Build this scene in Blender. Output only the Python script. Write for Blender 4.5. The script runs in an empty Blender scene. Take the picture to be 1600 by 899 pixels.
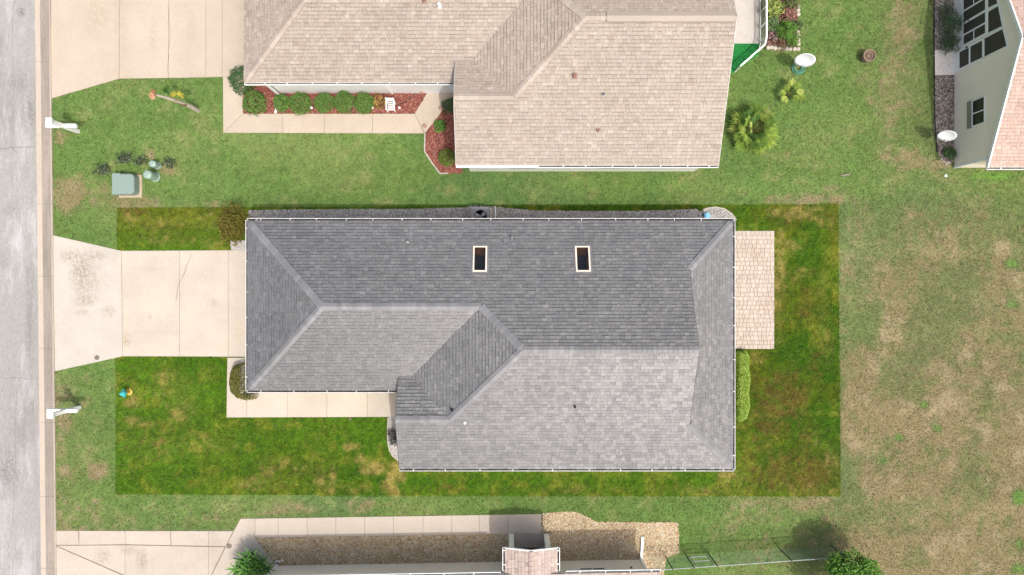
import bpy, math, random
import numpy as np
from mathutils import Vector, Matrix
random.seed(7); rng = np.random.default_rng(7)
scn = bpy.context.scene
col = scn.collection
R = math.radians

# ---------------------------------------------------------------- camera, sky, sun, exposure
D = 33.0                      # camera height in metres
S = 0.03                      # metres per photo pixel on the ground
cam = bpy.data.objects.new('camera', bpy.data.cameras.new('camera')); col.objects.link(cam)
cam.location = (0, 0, D); cam.rotation_euler = (0, 0, 0)
cam.data.sensor_width = 36; cam.data.lens = 36*D/(1600*S)
cam.data.clip_start = 0.5; cam.data.clip_end = 3000
scn.camera = cam
SUN_EL, SUN_AZ = 66.0, 142.4
w = bpy.data.worlds.new('World'); scn.world = w; w.use_nodes = True
nt = w.node_tree; bg = nt.nodes['Background']
sky = nt.nodes.new('ShaderNodeTexSky'); sky.sky_type = 'NISHITA'; sky.sun_disc = False
sky.sun_elevation = R(SUN_EL); sky.sun_rotation = R(SUN_AZ); sky.air_density = 1.4; sky.dust_density = 8.0; sky.ozone_density = 1.6
nt.links.new(sky.outputs[0], bg.inputs[0]); bg.inputs[1].default_value = 0.15
sd = Vector((math.sin(R(SUN_AZ))*math.cos(R(SUN_EL)), math.cos(R(SUN_AZ))*math.cos(R(SUN_EL)), math.sin(R(SUN_EL))))
sun = bpy.data.objects.new('sun', bpy.data.lights.new('sun', 'SUN')); col.objects.link(sun)
sun.data.energy = 2.0; sun.data.angle = R(0.5); sun.data.color = (1.0, 0.98, 0.95)
sun.rotation_euler = sd.to_track_quat('Z', 'Y').to_euler(); sun.location = (10, -12, 40)
scn.view_settings.view_transform = 'Standard'; scn.view_settings.look = 'None'
scn.view_settings.exposure = 0.45; scn.view_settings.gamma = 1
GAIN = 2.1                    # how much brighter than its albedo a sunlit flat surface renders

# ---------------------------------------------------------------- helpers
def G(px, py, z=0.0):         # plan position of a point seen at a photo pixel and standing z metres up
    k = S*(D-z)/D
    return ((px-800)*k, (449.5-py)*k)
def G3(px, py, z=0.0): return (*G(px, py, z), z)
def GR(px, py): return G(px, py, 3.6)
def lin(c):
    c = np.asarray(c, float)/255
    return np.where(c <= .04045, c/12.92, ((c+.055)/1.055)**2.4)
def A(r, g, b, k=1.0): return tuple(float(v) for v in lin((r, g, b))/GAIN*k)

OFF = {}
def empty(name, loc, label=None, cat=None, group=None, kind=None):
    o = bpy.data.objects.new(name, None); col.objects.link(o); o.location = loc
    o.empty_display_size = .2; OFF[o.name] = Vector(loc); tag(o, label, cat, group, kind); return o
def tag(o, label=None, cat=None, group=None, kind=None):
    if label: o['label'] = label
    if cat: o['category'] = cat
    if group: o['group'] = group
    if kind: o['kind'] = kind
    return o
def link_mesh(name, me, mat, parent=None, kind=None):
    o = bpy.data.objects.new(name, me); col.objects.link(o)
    if mat: me.materials.append(mat)
    if parent is not None:
        o.parent = parent; OFF[o.name] = OFF[parent.name]
    else: OFF[o.name] = Vector((0, 0, 0))
    if kind: o['kind'] = kind
    return o
def np_obj(name, v, f, mat, parent=None, tint=None, kind=None, origin=None):
    """v (N,3) world, f list or array of index tuples, tint (N,3) linear colours"""
    me = bpy.data.meshes.new(name)
    v = np.asarray(v, np.float32).reshape(-1, 3)
    off = OFF[parent.name] if parent is not None else (Vector(origin) if origin is not None else None)
    if off is not None: v = v - np.array(off, np.float32)
    me.from_pydata(v, [], f)
    if tint is not None:
        a = me.attributes.new('tint', 'FLOAT_COLOR', 'POINT')
        t = np.ones((len(v), 4), np.float32); t[:, :3] = tint
        a.data.foreach_set('color', t.ravel())
    me.update()
    o = link_mesh(name, me, mat, parent, kind)
    if parent is None and origin is not None: o.location = origin; OFF[o.name] = Vector(origin)
    return o
def copy_tree(o, dloc=(0, 0, 0), parent=None, rotz=None, scale=None):
    c = o.copy(); col.objects.link(c); OFF[c.name] = OFF[o.name]+Vector(dloc) if parent is None else OFF[parent.name]
    if parent is not None: c.parent = parent
    else:
        c.location = Vector(o.location)+Vector(dloc)
        if rotz is not None: c.rotation_euler[2] = rotz
        if scale is not None: c.scale = scale
    for ch in list(o.children): copy_tree(ch, parent=c)
    return c

class MB:
    def __init__(s): s.v = []; s.f = []
    def add(s, vs, fs):
        n = len(s.v); s.v += [tuple(p) for p in vs]; s.f += [tuple(i+n for i in f) for f in fs]; return s
    def box(s, c, size, rz=0.0, M=None):
        x, y, z = [d/2 for d in size]
        p = [Vector(q) for q in ((-x,-y,-z),(x,-y,-z),(x,y,-z),(-x,y,-z),(-x,-y,z),(x,-y,z),(x,y,z),(-x,y,z))]
        m = M if M is not None else Matrix.Rotation(rz, 3, 'Z')
        p = [m @ q + Vector(c) for q in p]
        return s.add(p, [(3,2,1,0),(4,5,6,7),(0,1,5,4),(1,2,6,5),(2,3,7,6),(3,0,4,7)])
    def bevbox(s, c, size, b, rz=0.0):      # box with chamfered top edges and corners
        x, y, z = [d/2 for d in size]; m = Matrix.Rotation(rz, 3, 'Z')
        def ring(dx, dy, zz): return [(-dx+b,-dy,zz),(dx-b,-dy,zz),(dx,-dy+b,zz),(dx,dy-b,zz),(dx-b,dy,zz),(-dx+b,dy,zz),(-dx,dy-b,zz),(-dx,-dy+b,zz)]
        r = ring(x,y,-z)+ring(x,y,z-b)+ring(x-b*.7,y-b*.7,z)
        fs = [tuple(range(7,-1,-1)), tuple(range(16,24))]
        for k in (0, 8): fs += [(k+i, k+(i+1)%8, k+8+(i+1)%8, k+8+i) for i in range(8)]
        return s.add([m @ Vector(q)+Vector(c) for q in r], fs)
    def prism(s, poly, z0, z1, bev=0.0):
        poly = ccw(poly); n = len(poly)
        if bev:
            ins = inset(poly, bev)
            vs = [(*p, z0) for p in poly]+[(*p, z1-bev*.6) for p in poly]+[(*p, z1) for p in ins]
            fs = [tuple(range(n-1,-1,-1)), tuple(range(2*n, 3*n))]
            for k in (0, n): fs += [(k+i, k+(i+1)%n, k+n+(i+1)%n, k+n+i) for i in range(n)]
        else:
            vs = [(*p, z0) for p in poly]+[(*p, z1) for p in poly]
            fs = [tuple(range(n-1,-1,-1)), tuple(range(n, 2*n))]+[(i, (i+1)%n, n+(i+1)%n, n+i) for i in range(n)]
        return s.add(vs, fs)
    def tube(s, pts, r, n=6, r1=None, cap=True):
        pts = [Vector(p) for p in pts]; m = len(pts); vs = []
        for i, p in enumerate(pts):
            d = (pts[min(i+1, m-1)]-pts[max(i-1, 0)]).normalized()
            a = d.orthogonal().normalized() if i == 0 else (a0 - d*a0.dot(d)).normalized()
            a0 = a; b = d.cross(a); rr = r if r1 is None else r+(r1-r)*i/(m-1)
            vs += [p+(a*math.cos(2*math.pi*k/n)+b*math.sin(2*math.pi*k/n))*rr for k in range(n)]
        fs = [(i*n+k, i*n+(k+1)%n, (i+1)*n+(k+1)%n, (i+1)*n+k) for i in range(m-1) for k in range(n)]
        if cap: fs += [tuple(range(n-1,-1,-1)), tuple((m-1)*n+k for k in range(n))]
        return s.add(vs, fs)
    def bar(s, p0, p1, wd, ht):           # rectangular bar between two points, width level
        p0, p1 = Vector(p0), Vector(p1); d = (p1-p0); L = d.length; d.normalize()
        sd_ = Vector((-d.y, d.x, 0)); sd_ = sd_.normalized() if sd_.length > 1e-4 else Vector((1,0,0)); up = d.cross(sd_)
        vs = [q+sd_*a*wd/2+up*b*ht/2 for q in (p0, p1) for a, b in ((-1,-1),(1,-1),(1,1),(-1,1))]
        return s.add(vs, [(0,1,2,3),(7,6,5,4),(0,4,5,1),(1,5,6,2),(2,6,7,3),(3,7,4,0)])
    def lathe(s, prof, c, n=16, M=None):
        vs = []
        for r, z in prof:
            for k in range(n):
                q = Vector((r*math.cos(2*math.pi*k/n), r*math.sin(2*math.pi*k/n), z))
                vs.append((M @ q if M is not None else q)+Vector(c))
        m = len(prof)
        fs = [(i*n+k, i*n+(k+1)%n, (i+1)*n+(k+1)%n, (i+1)*n+k) for i in range(m-1) for k in range(n)]
        fs += [tuple(range(n-1,-1,-1)), tuple((m-1)*n+k for k in range(n))]
        return s.add(vs, fs)
    def torus(s, c, R1, r, n=20, m=6, M=None):
        vs = []
        for i in range(n):
            a = 2*math.pi*i/n
            for j in range(m):
                b = 2*math.pi*j/m
                q = Vector(((R1+r*math.cos(b))*math.cos(a), (R1+r*math.cos(b))*math.sin(a), r*math.sin(b)))
                vs.append((M @ q if M is not None else q)+Vector(c))
        return s.add(vs, [(i*m+j, ((i+1)%n)*m+j, ((i+1)%n)*m+(j+1)%m, i*m+(j+1)%m) for i in range(n) for j in range(m)])
    def build(s, name, mat, parent=None, origin=None, kind=None, smooth=False, tint=None):
        o = np_obj(name, s.v, s.f, mat, parent, tint, kind, origin)
        if smooth: o.data.polygons.foreach_set('use_smooth', [True]*len(o.data.polygons))
        return o

def area2(p): return sum(p[i][0]*p[(i+1)%len(p)][1]-p[(i+1)%len(p)][0]*p[i][1] for i in range(len(p)))
def ccw(p): p = [tuple(q[:2]) for q in p]; return p if area2(p) > 0 else p[::-1]
def inset(p, d):               # inset a ccw polygon by d
    n = len(p); out = []
    for i in range(n):
        a, b, c = Vector(p[i-1]), Vector(p[i]), Vector(p[(i+1)%n])
        e1 = (b-a).normalized(); e2 = (c-b).normalized()
        n1 = Vector((-e1.y, e1.x)); n2 = Vector((-e2.y, e2.x)); m = n1+n2
        k = d/max(.3, (1+n1.dot(n2))); out.append(tuple(b+m*k))
    return out
def clip_half(poly, a, b, c):  # keep a*x+b*y+c >= 0
    out = []; n = len(poly)
    for i in range(n):
        p, q = poly[i], poly[(i+1)%n]
        dp, dq = a*p[0]+b*p[1]+c, a*q[0]+b*q[1]+c
        if dp >= 0: out.append(p)
        if (dp >= 0) != (dq >= 0):
            t = dp/(dp-dq); out.append((p[0]+t*(q[0]-p[0]), p[1]+t*(q[1]-p[1])))
    return out
def clip_poly(poly, conv):     # conv: convex ccw
    for i in range(len(conv)):
        p, q = conv[i], conv[(i+1)%len(conv)]
        poly = clip_half(poly, -(q[1]-p[1]), q[0]-p[0], (q[1]-p[1])*p[0]-(q[0]-p[0])*p[1])
        if len(poly) < 3: return []
    return poly
def sub_rect(polys, r):        # remove rectangle (x0,y0,x1,y1) from convex polygons
    x0, y0, x1, y1 = r; out = []
    for p in polys:
        for q in (clip_half(p, -1, 0, x0), clip_half(p, 1, 0, -x1),
                  clip_half(clip_half(clip_half(p, 1, 0, -x0), -1, 0, x1), 0, -1, y0) if len(p) else [],
                  clip_half(clip_half(clip_half(p, 1, 0, -x0), -1, 0, x1), 0, 1, -y1)):
            if len(q) >= 3 and abs(area2(q)) > 1e-4: out.append(ccw(q))
    return out
def inside(x, y, poly):
    x = np.asarray(x); y = np.asarray(y); r = np.zeros(x.shape, bool); n = len(poly)
    for i in range(n):
        (x0, y0), (x1, y1) = poly[i][:2], poly[(i+1)%n][:2]
        c = ((y0 > y) != (y1 > y)) & (x < (x1-x0)*(y-y0)/((y1-y0) if y1 != y0 else 1e-9)+x0)
        r ^= c
    return r
_lat = [np.random.default_rng(i+100).random((256, 256)) for i in range(16)]
def vnoise(x, y, s, k=0):
    u = np.asarray(x)/s+37.3; v = np.asarray(y)/s+91.7
    i = np.floor(u).astype(int); j = np.floor(v).astype(int); fu = u-i; fv = v-j
    fu = fu*fu*(3-2*fu); fv = fv*fv*(3-2*fv); L = _lat[k % 16]
    g = lambda a, b: L[a % 256, b % 256]
    return (g(i,j)*(1-fu)+g(i+1,j)*fu)*(1-fv)+(g(i,j+1)*(1-fu)+g(i+1,j+1)*fu)*fv
def fbm(x, y, s, k=0, o=4):
    t = 0; a = 1; n = 0
    for q in range(o): t = t+a*vnoise(x, y, s/2**q, k+q); n += a; a *= .6
    return t/n
def sstep(a, b, x): t = np.clip((x-a)/(b-a), 0, 1); return t*t*(3-2*t)

# ---------------------------------------------------------------- materials
def M(name, c=(.5,.5,.5), rough=.8, spec=.3, var=.18, scale=.8, fine=.15, fscale=25., bump=0., bscale=60., tint=False,
      c2=None, c2scale=1.5, c2lo=.5, c2hi=.65, stains=(), stretch=None, metal=0., objvar=0., c3=None, c3scale=9., c3lo=.6, c3hi=.7):
    m = bpy.data.materials.new(name); m.use_nodes = True; N = m.node_tree.nodes; L = m.node_tree.links
    b = N['Principled BSDF']; b.inputs['Roughness'].default_value = rough; b.inputs['Specular IOR Level'].default_value = spec
    b.inputs['Metallic'].default_value = metal
    geo = N.new('ShaderNodeNewGeometry'); pos = geo.outputs['Position']
    vec = pos
    if stretch:
        mp = N.new('ShaderNodeVectorMath'); mp.operation = 'MULTIPLY'; L.new(pos, mp.inputs[0]); mp.inputs[1].default_value = stretch; vec = mp.outputs[0]
    def noise(sc, det=4, v=vec, rg=.6):
        t = N.new('ShaderNodeTexNoise'); t.inputs['Scale'].default_value = sc; t.inputs['Detail'].default_value = det
        t.inputs['Roughness'].default_value = rg; L.new(v, t.inputs['Vector']); return t.outputs['Fac']
    def mr(x, a, b_, lo, hi):
        t = N.new('ShaderNodeMapRange'); L.new(x, t.inputs[0])
        for i, q in enumerate((a, b_, lo, hi)): t.inputs[i+1].default_value = q
        return t.outputs[0]
    def mth(op, x, y):
        t = N.new('ShaderNodeMath'); t.operation = op
        for i, q in enumerate((x, y)):
            if isinstance(q, (int, float)): t.inputs[i].default_value = q
            else: L.new(q, t.inputs[i])
        return t.outputs[0]
    def mix(f, x, y, mode='MIX'):
        t = N.new('ShaderNodeMix'); t.data_type = 'RGBA'; t.blend_type = mode
        if isinstance(f, (int, float)): t.inputs[0].default_value = f
        else: L.new(f, t.inputs[0])
        for i, q in ((6, x), (7, y)):
            if isinstance(q, tuple): t.inputs[i].default_value = (*q[:3], 1)
            else: L.new(q, t.inputs[i])
        return t.outputs[2]
    if tint:
        at = N.new('ShaderNodeAttribute'); at.attribute_name = 'tint'; cur = at.outputs['Color']
    else:
        rgb = N.new('ShaderNodeRGB'); rgb.outputs[0].default_value = (*c[:3], 1); cur = rgb.outputs[0]
    if c2: cur = mix(mr(noise(c2scale, 6, vec, .7), c2lo, c2hi, 0, 1), cur, c2)
    if c3: cur = mix(mr(noise(c3scale, 3, vec, .7), c3lo, c3hi, 0, 1), cur, c3)
    for (sx, sy, rx, ry, sc_, amt) in stains:   # real marks on the surface with a place of their own
        v1 = N.new('ShaderNodeVectorMath'); v1.operation = 'SUBTRACT'; L.new(pos, v1.inputs[0]); v1.inputs[1].default_value = (sx, sy, 0)
        v2 = N.new('ShaderNodeVectorMath'); v2.operation = 'MULTIPLY'; L.new(v1.outputs[0], v2.inputs[0]); v2.inputs[1].default_value = (1/rx, 1/ry, 0)
        v3 = N.new('ShaderNodeVectorMath'); v3.operation = 'LENGTH'; L.new(v2.outputs[0], v3.inputs[0])
        f = mr(v3.outputs['Value'], .2, 1.0, 1.0, 0)
        f = mth('MULTIPLY', f, mr(noise(8, 8, pos, .8), .42, .58, 0, 1)); f = mth('MULTIPLY', f, amt)
        cur = mix(f, cur, sc_)
    f = mr(noise(scale), .25, .75, 1-var, 1+var)
    f = mth('MULTIPLY', f, mr(noise(fscale, 2), .2, .8, 1-fine, 1+fine))
    if objvar:
        oi = N.new('ShaderNodeObjectInfo'); f = mth('MULTIPLY', f, mr(oi.outputs['Random'], 0, 1, 1-objvar, 1+objvar))
    vm = N.new('ShaderNodeVectorMath'); vm.operation = 'SCALE'; L.new(cur, vm.inputs[0]); L.new(f, vm.inputs['Scale'])
    L.new(vm.outputs[0], b.inputs['Base Color'])
    if bump:
        bp = N.new('ShaderNodeBump'); bp.inputs['Strength'].default_value = bump; bp.inputs['Distance'].default_value = .02
        L.new(noise(bscale, 3), bp.inputs['Height']); L.new(bp.outputs[0], b.inputs['Normal'])
    return m
def leafmat(name, trans=.25):
    m = M(name, tint=True, rough=.55, spec=.25, var=.12, scale=3, fine=.1)
    N = m.node_tree.nodes; L = m.node_tree.links; b = N['Principled BSDF']
    src = b.inputs['Base Color'].links[0].from_socket
    t = N.new('ShaderNodeBsdfTranslucent'); L.new(src, t.inputs[0]); mx = N.new('ShaderNodeMixShader'); mx.inputs[0].default_value = trans
    L.new(b.outputs[0], mx.inputs[1]); L.new(t.outputs[0], mx.inputs[2]); L.new(mx.outputs[0], N['Material Output'].inputs[0])
    return m
def glassmat(name, dark=(.02,.022,.024)):
    return M(name, dark, rough=.06, spec=.5, var=.1, fine=.03)
MT = {}
MT['leaf'] = leafmat('leaf', .38); MT['grass'] = leafmat('grass_blade', .2)
MT['lawn'] = M('lawn_soil', tint=True, rough=.95, spec=.1, var=.12, scale=2, fine=.45, fscale=22, bump=.6, bscale=40)
MT['shingle'] = M('asphalt_shingle', tint=True, rough=.48, spec=.70, var=.12, scale=.45, fine=.16, fscale=45, stains=[(*GR(638,362),.09,.55,A(176,176,178),.8),(*GR(640,340),.12,.6,A(170,170,172),.6),(*GR(683,640),.55,.13,A(182,182,184),.9),(*GR(706,626),.12,.5,A(176,176,178),.5),(*GR(1035,549),.9,.12,A(120,104,88),.9),(*GR(990,560),.6,.12,A(120,112,100),.6),(*GR(640,606),.5,.14,A(90,88,86),.8),(*GR(440,600),1.2,.25,A(112,112,112),.5),(*GR(560,600),1.5,.2,A(112,112,112),.5),(*GR(900,725),3.5,.22,A(112,112,112),.5),(*GR(1060,500),.5,1.4,A(96,96,98),.6),(*GR(430,520),.7,1.5,A(112,112,114),.4)])
MT['tan_shingle'] = M('tan_shingle', tint=True, rough=.62, spec=.4, var=.08, scale=.5, fine=.08, fscale=45)
MT['deck'] = M('roof_deck', (.05,.05,.052), rough=.9)
MT['white'] = M('white_paint', (.78,.78,.76), rough=.4, spec=.4, var=.05, fine=.04)
MT['gutter'] = M('white_aluminium', (.50,.50,.495), rough=.45, spec=.4, var=.12, scale=2, fine=.1)
MT['cream'] = M('cream_stucco', (.80,.73,.62), rough=.9, spec=.2, var=.05, fine=.06, bump=.2, bscale=80)
MT['greystucco'] = M('pale_stucco', (.86,.77,.63), rough=.9, spec=.2, var=.05, scale=.6, fine=.06, bump=.2, bscale=80)
MT['dark'] = M('dark_plastic', (.018,.019,.022), rough=.5)
MT['grey'] = M('grey_metal', (.16,.16,.175), rough=.5, spec=.4)
MT['lgrey'] = M('light_grey_metal', (.4,.41,.43), rough=.45, spec=.4)
MT['gutter_bottom'] = M('dark_gutter_bottom', (.05,.047,.042), rough=.95, var=.4, scale=3, fine=.4)
MT['glass'] = glassmat('dark_glass')
MT['screen'] = M('dark_screen', (.055,.05,.042), rough=.6, spec=.3, var=.25, scale=2)
MT['wood'] = M('brown_wood', (.50,.24,.10), rough=.6, var=.3, scale=8, stretch=(1, 6, 6))
MT['soil'] = M('bed_soil', A(120,95,75), rough=.95, fine=.5, fscale=30, bump=.5)
MT['stone'] = M('stone', tint=True, rough=.85, spec=.25, var=.1, fine=.2, fscale=60)
MT['joint'] = M('slab_joint', A(176,158,138), rough=.95, fine=.3)
# ---------------------------------------------------------------- ground: lawns, road, kerb, slabs
def P(*pts): return [G(x, y) for x, y in pts]
LOT = P((183,325),(1310,319),(1313,776),(181,773))
HARD = []                      # plan polygons where no grass grows
DRY_OUT = [(108,305,34,36,.9),(165,303,60,26,.45),(205,318,60,18,.6),(237,240,7,9,.9),(262,268,14,12,.8),(335,320,20,8,.6),(92,215,14,14,.5),
 (100,655,18,26,.8),(150,735,22,18,.9),(105,735,20,14,.6),(149,784,7,7,1.),(95,700,14,40,.5),(110,780,20,20,.4),(95,620,16,16,.7),(200,770,40,10,.3),
 (450,795,70,14,.55),(570,790,40,12,.6),(332,808,18,10,.7),(400,790,40,10,.35),(620,795,30,10,.3),
 (1408,40,24,60,.75),(1425,30,16,60,.5),(1385,55,12,50,.4),(1400,105,30,40,.5),(1380,150,30,30,.55),(1405,185,50,35,.6),(1350,120,25,22,.35),(1385,110,14,24,.5),
 (1420,250,34,22,.8),(1382,240,20,20,.5),(1470,262,24,22,.95),(1270,313,80,12,.7),(1303,300,20,12,.5),(1240,250,40,20,.2),(1345,365,20,30,.5),
 (1405,450,40,50,.7),(1390,505,40,70,.8),(1365,470,14,20,.4),(1345,585,36,70,.95),(1335,660,34,70,.9),(1360,690,60,40,.7),(1430,400,30,30,.4),(1325,420,14,40,.6),
 (1290,790,80,18,.75),(1290,812,8,12,1.),(1210,785,60,14,.5),(1180,800,60,30,.4),(1130,830,30,25,.3),(1180,860,50,25,.4),(1320,865,24,18,.8),(1340,860,14,18,.7)]
GREEN_OUT = [(1350,505,36,45,.9),(1490,470,70,60,.6),(1455,500,40,60,.4),(1465,668,10,9,1.2),(1405,684,9,8,1.3),(1407,684,14,10,.6),(1580,477,14,9,1.2),(1582,412,14,9,1.3),(1445,632,10,9,1.2),
 (1592,776,14,18,1.3),(1592,850,12,12,1.2),(1592,890,16,12,1.2),(1475,706,14,14,.8),(1523,745,9,9,.9),(1530,830,8,10,.8),(1575,815,12,14,.7),(1380,720,10,9,1.1),(1445,690,20,18,.5),
 (1550,275,60,10,1.3),(1490,268,40,10,.7),(1350,200,40,40,.5),(1420,195,24,24,.8),(1370,150,20,20,.5),(1430,880,40,25,.6),(1330,780,40,40,.5),(1560,630,50,40,.35),(1400,300,60,30,.6)]
T_LOT = [(205,630,18,12,.8),(205,655,16,10,.8),(270,605,40,30,.5),(285,640,30,30,.5),(240,700,60,20,.35),(310,690,40,20,.4),(350,695,30,16,.4),(220,665,60,16,.3),
 (520,745,9,32,.95),(505,750,22,18,.7),(470,735,24,14,.4),(550,697,18,9,.95),(562,717,12,12,.8),(583,732,30,12,.75),(612,748,9,32,1.),(625,738,12,24,.9),(605,762,14,12,.8),(400,755,30,16,.5),(430,725,40,16,.35),(560,765,30,8,.5),(622,735,8,14,.9),(425,745,20,20,.4),(620,765,6,16,.9),
 (1217,430,14,90,.75),(1215,480,10,60,.6),(1240,440,10,20,.3),(1255,425,30,10,.3),(1245,333,50,14,.9),(1290,338,22,22,.6),(1295,545,12,40,.4),(1275,690,20,30,.2),(1300,725,12,30,.6),(1260,765,70,14,.5),(1285,480,10,50,.35),(1235,385,30,14,.35),(1180,560,20,10,.5),
 (330,345,50,20,.35),(250,350,60,14,.4),(260,375,70,14,.35),(200,338,14,12,.5),(330,380,20,12,.5),(900,765,120,10,.25),(1100,765,80,12,.4),(1140,745,30,14,.6)]
B_LOT = [(1225,620,46,52,.85),(1205,650,40,46,.85),(1185,610,20,30,.6),(1258,475,16,40,.6),(1250,735,70,40,.8),(1180,700,40,40,.5),(1275,570,20,30,.45),(1255,690,20,40,.5),(1290,735,24,30,.6),(1200,745,60,26,.7),(1225,345,30,14,.4),(205,330,40,8,.7),(245,445,10,10,0),(230,690,50,14,.3),(360,365,20,30,.4),(420,765,40,10,.4),(1165,690,14,20,.4),(700,765,40,8,.4)]
G_LOT = [(1265,400,34,60,.8),(1240,560,50,40,.9),(1280,600,24,60,.6),(1215,345,30,16,.9),(1280,700,22,60,.7),(300,570,60,16,.8),(350,600,20,60,.5),(345,720,60,40,.3),(1190,525,10,10,.6),(1215,540,20,14,.6),(560,740,26,22,.6),(600,740,14,20,.6),(400,700,60,24,.4),(700,750,120,12,.5),(960,750,160,14,.4)]
def blob(px, py, lst, k):
    t = np.zeros(px.shape)
    j = 8*(vnoise(px, py, 14, k)-.5)+5*(vnoise(px, py, 5, k+1)-.5)
    for (x, y, rx, ry, a) in lst:
        d = np.sqrt(((px-x)/rx)**2+((py-y)/ry)**2)
        m = (d < 2.2)
        if m.any(): t[m] = np.maximum(t[m], a*(1-sstep(.35, 1.25, d[m]+j[m]/max(6, min(rx, ry))*.5)))
    return t
def grit(x, y, p):     # turn a soft share of dead grass into clumps of it
    nf = fbm(x, y, .26, 12, 4)
    return np.clip(.42*p+.58*sstep(.22, .80, p+(nf-.5)*1.7)*sstep(.02, .2, p), 0, 1)
def mixc(c, t, d): return c*(1-t[..., None])+np.asarray(d)*t[..., None]
def lawn_color(x, y):
    x = np.asarray(x, float); y = np.asarray(y, float); px = x/S+800; py = 449.5-y/S
    n1 = fbm(x, y, 3.0, 1); n2 = fbm(x, y, .55, 4); n3 = fbm(x, y, 7.0, 8)
    # outside the lot
    c = np.ones(x.shape+(3,))*np.array(A(124,157,82))
    c = mixc(c, sstep(.45, .75, n1)*.8, A(146,168,97)); c = mixc(c, sstep(.5, .2, n3)*.6, A(104,142,84))
    c = mixc(c, sstep(.55, .8, n2)*.55, A(172,176,116))
    east = sstep(1230, 1420, px)*sstep(250, 420, py)*.62+sstep(1270, 1420, px)*sstep(560, 680, py)*.3
    east = np.maximum(east, sstep(1320, 1400, px)*.16)
    verge = sstep(190, 90, px)*sstep(560, 640, py)*.3+sstep(1050, 1250, px)*sstep(790, 850, py)*.3+sstep(700,300,px)*sstep(770,800,py)*.15
    dry = east*(.34+1.0*sstep(.25, .7, fbm(x, y, 1.6, 11)))+verge*(.5+n2)
    dry = np.maximum(dry, blob(px, py, DRY_OUT, 2)*(.45+.9*n2))
    gr = blob(px, py, GREEN_OUT, 5)
    dry = np.clip(dry*(1-np.clip(gr, 0, 1)), 0, 1)
    c = mixc(c, np.clip(east*1.25, 0, .85), A(139,146,97))
    c = c*(.82+.36*vnoise(x, y, .12, 9))[..., None]
    dry = grit(x, y, dry)
    c = mixc(c, dry, A(175,160,119))
    c = mixc(c, dry*sstep(.5, .75, fbm(x, y, .8, 3))*.6, A(212,193,156))
    c = mixc(c, np.clip(gr-.9, 0, .5)*1.8, A(130,180,80))
    # inside the lot: darker turf; outside, a pale haze is put into the colours
    L_ = np.ones(x.shape+(3,))*np.array(A(88,129,28))
    L_ = mixc(L_, sstep(.42, .72, n1)*.7, A(112,136,34)); L_ = mixc(L_, sstep(.52, .25, n3)*.6, A(56,98,14))
    L_ = mixc(L_, sstep(.46, .76, n2)*.7, A(146,152,54))
    nw = sstep(395, 320, py)*sstep(420, 340, px)
    L_ = mixc(L_, nw*.7, A(116,126,36))
    back = sstep(1150, 1180, px)
    L_ = mixc(L_, back*.35*sstep(.35, .7, fbm(x, y, 1.3, 6)), A(128,118,34))
    L_ = mixc(L_, np.clip(blob(px, py, G_LOT, 7), 0, 1)*.8, A(62,110,14))
    L_ = mixc(L_, grit(x, y, blob(px, py, B_LOT, 9)*(.52+.55*n2))*.9, A(116,98,48))
    L_ = mixc(L_, grit(x, y, blob(px, py, T_LOT, 3)*(.36+.62*n2))*.9, A(180,160,92))
    band = (1+.16*(vnoise(x*.06, y, .75, 13)-.5))[..., None]; c = c*band; L_ = L_*(1+(band-1)*1.5)
    L_ = L_*(.68+.64*vnoise(x, y, .12, 9))[..., None]
    m = inside(x, y, LOT)
    return np.where(m[..., None], L_, c), m
def grid_sheet(name, xs, ys, z, mat, kind='structure'):
    X, Y = np.meshgrid(xs, ys); n, m = len(xs), len(ys)
    v = np.stack([X.ravel(), Y.ravel(), np.full(X.size, z)], 1)
    i = (np.arange(m-1)[:, None]*n+np.arange(n-1)[None, :]).ravel()
    f = np.stack([i, i+1, i+n+1, i+n], 1)
    c, _ = lawn_color(X.ravel(), Y.ravel())
    return np_obj(name, v, f, mat, tint=c, kind=kind)
gx = np.concatenate([[-900,-300,-100,-50,-32], np.arange(-27, 27.01, .11), [32,50,100,300,900]])
gy = np.concatenate([[-900,-300,-100,-50,-25], np.arange(-16, 16.01, .11), [25,50,100,300,900]])
grid_sheet('ground', gx, gy, 0.0, MT['lawn'])
# the lot's own turf: a finer sheet just above
lx0, ly0 = G(182, 774); lx1, ly1 = G(1312, 319)
def lot_lawn():
    xs = np.linspace(0, 1, 380); ys = np.linspace(0, 1, 160); U, V = np.meshgrid(xs, ys)
    a, b, c, d = [np.array(q) for q in (LOT[3], LOT[2], LOT[1], LOT[0])]
    q = (a*(1-U[..., None])+b*U[..., None])*(1-V[..., None])+(d*(1-U[..., None])+c*U[..., None])*V[..., None]
    q = q.reshape(-1, 2); ctr = q.mean(0); c_, _ = lawn_color(*(ctr+(q-ctr)*.9995).T)
    n = len(xs); i = (np.arange(159)[:, None]*n+np.arange(379)[None, :]).ravel()
    np_obj('lawn', np.column_stack([q, np.full(len(q), .004)]), np.stack([i, i+1, i+n+1, i+n], 1), MT['lawn'], tint=c_, kind='structure')
lot_lawn()

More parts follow.
